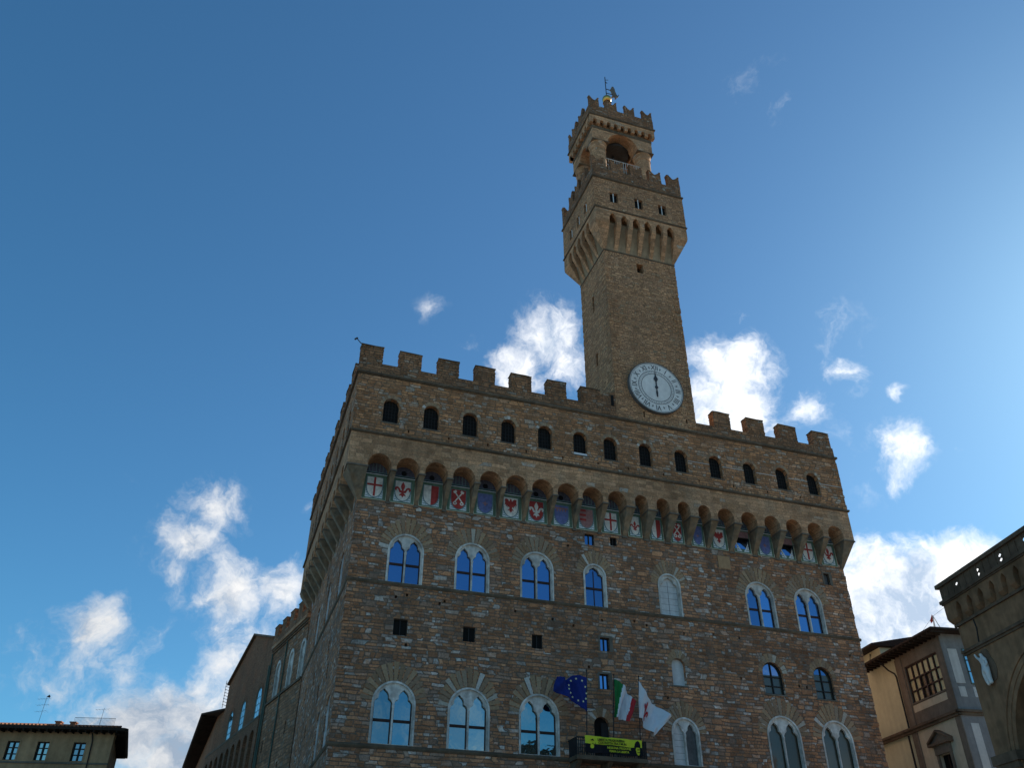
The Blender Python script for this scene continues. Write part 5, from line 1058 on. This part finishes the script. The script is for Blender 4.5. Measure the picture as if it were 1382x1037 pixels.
for k in range(12):
    a = math.pi*2*k/12; u = .30+.27*math.sin(a); v = .48+.36*math.cos(a); x, z = S1(u, v); y = Y1(u, v)-.05
    b.prism([(x+(.085 if j % 2 == 0 else .035)*math.sin(math.pi*j/5), z+(.085 if j % 2 == 0 else .035)*math.cos(math.pi*j/5)) for j in range(10)], y, y+.012, M_star)
b.build('star', ef)
flag_children(ef)
# Italian tricolour
itf = thing('italian_flag', 'green white and red flag hanging in folds from the middle pole above the balcony', 'flag', (17.76, -1.42, 10.55+Z0)); pole(itf, 17.76, 10.55, 18.12, 15.65)
S2 = coons([(18.12, 15.40), (18.45, 15.28), (18.78, 15.05), (19.1, 14.75), (19.3, 14.42), (19.48, 14.2), (19.42, 14.0)], [(17.96, 12.98), (18.1, 12.98), (18.3, 12.95), (18.55, 12.9), (18.72, 12.84), (18.85, 12.72), (19.02, 12.8)])
Y2 = lambda u, v: -1.45-.26*math.sin(u*8.5+v*.8)*min(1, u*2.5)-.10*math.sin(u*21+v*3)-.03*math.sin(u*41-v*7)
cloth(S2, Y2, lambda u, v: M_fgreen if u < .30-.14*v else (M_fwhite if u < .72-.02*math.sin(v*9) else M_fred), itf); flag_children(itf)
# Florentine flag
ff = thing('florentine_flag', 'white flag with a red lily blowing right from the right-hand pole above the balcony', 'flag', (19.65, -1.42, 10.55+Z0)); pole(ff, 19.65, 10.55, 19.94, 15.7)
S3 = coons([(19.91, 15.45), (20.2, 14.95), (20.5, 14.4), (20.85, 14.1), (21.3, 13.95), (21.75, 13.55), (22.03, 13.28)], [(19.72, 13.08), (19.95, 13.05), (20.1, 12.85), (20.2, 12.45), (20.5, 12.2), (20.68, 12.02), (20.95, 12.3)])
Y3 = lambda u, v: -1.46-.3*math.sin(u*8+v*1.8)*min(1, u*2.5)-.14*math.sin(u*17-v*3)*u-.035*math.sin(u*36+v*8)
cloth(S3, Y3, lambda u, v: M_fwhite, ff)
b = MB()
for pl in [LILY]:
    pts = [(x, z) for x, z in pl]+[(-x, z) for x, z in reversed(pl[1:-1])]
    vs = []
    for x, z in pts:
        u = .34+x*.22; v = .55-(z-.36)*.62; xx, zz = S3(max(u, 0), min(max(v, .02), .98)); vs.append((xx, Y3(u, v)-.07, zz))
    n = len(vs); b.add(vs+[(x, y+.012, z) for x, y, z in vs], [tuple(range(n)), tuple(range(2*n-1, n-1, -1))]+[(i, (i+1) % n, n+(i+1) % n, n+i) for i in range(n)], M_fred)
b.build('lily_emblem', ff); flag_children(ff)
# banner
bn = thing('protest_banner', 'yellow and black protest banner with printed lines hung along the balcony railing', 'banner', (17.75, -1.56, 10.6+Z0))
S4 = lambda u, v: (15.75+u*3.98+.02*math.sin(v*5+u*9), 11.70-.06*u-v*(.98+.04*math.sin(u*11)))
Y4 = lambda u, v: -1.6-.05*math.sin(u*13)-.03*math.sin(u*29+v*2)
def bcol(u, v):
    if v < .48: return M_yellow if not (u > .86 and ((u-.92)/.055)**2+((v-.42)/.36)**2 < 1) else M_black
    if ((u-.925)/.035)**2+((v-.62)/.34)**2 < 1: return M_yellow
    if .09 < u < .16 and v < .72 and ((u-.125)/.034)**2+((v-.6)/.14)**2 < 1: return M_yellow
    return M_black
cloth(S4, Y4, bcol, bn, 160, 40, 'printed_cloth')
b = MB()
def line(txt, u, v, size, m):
    def xf(co):
        x = 15.75+u*3.98+co.x*.95; z = 11.70-.06*u-v+co.y; return (x, -1.68-co.z-.0, z)
    q = MB(); q.text(txt, size, m, xf, .006, .004); q.build('printed_line', bn, nrm=False)
line('LIBERTA PRIGIONIERA', .45, .19, .20, M_black); line('COSTRETTA TRA I MURI', .47, .37, .19, M_black); line('NESSUNA PRIGIONE', .58, .62, .19, M_yellow); line('FERMA LA LIBERTA', .58, .82, .17, M_yellow)
b.prism([(16.1, 11.42), (16.28, 11.52), (16.36, 11.38), (16.3, 11.4)], -1.69, -1.68, M_black); b.prism([(16.18, 11.2), (16.3, 11.2), (16.28, 11.26)], -1.69, -1.68, M_black); b.prism([(16.4, 11.2), (16.44, 11.2), (16.42, 11.33)], -1.69, -1.68, M_black)
for z_ in (11.2, 11.02, 10.86): b.prism([(19.3, z_), (19.54, z_+.01), (19.5, z_+.05), (19.34, z_+.04)], -1.69, -1.68, M_black)
b.build('printed_face', bn); flag_children(bn)
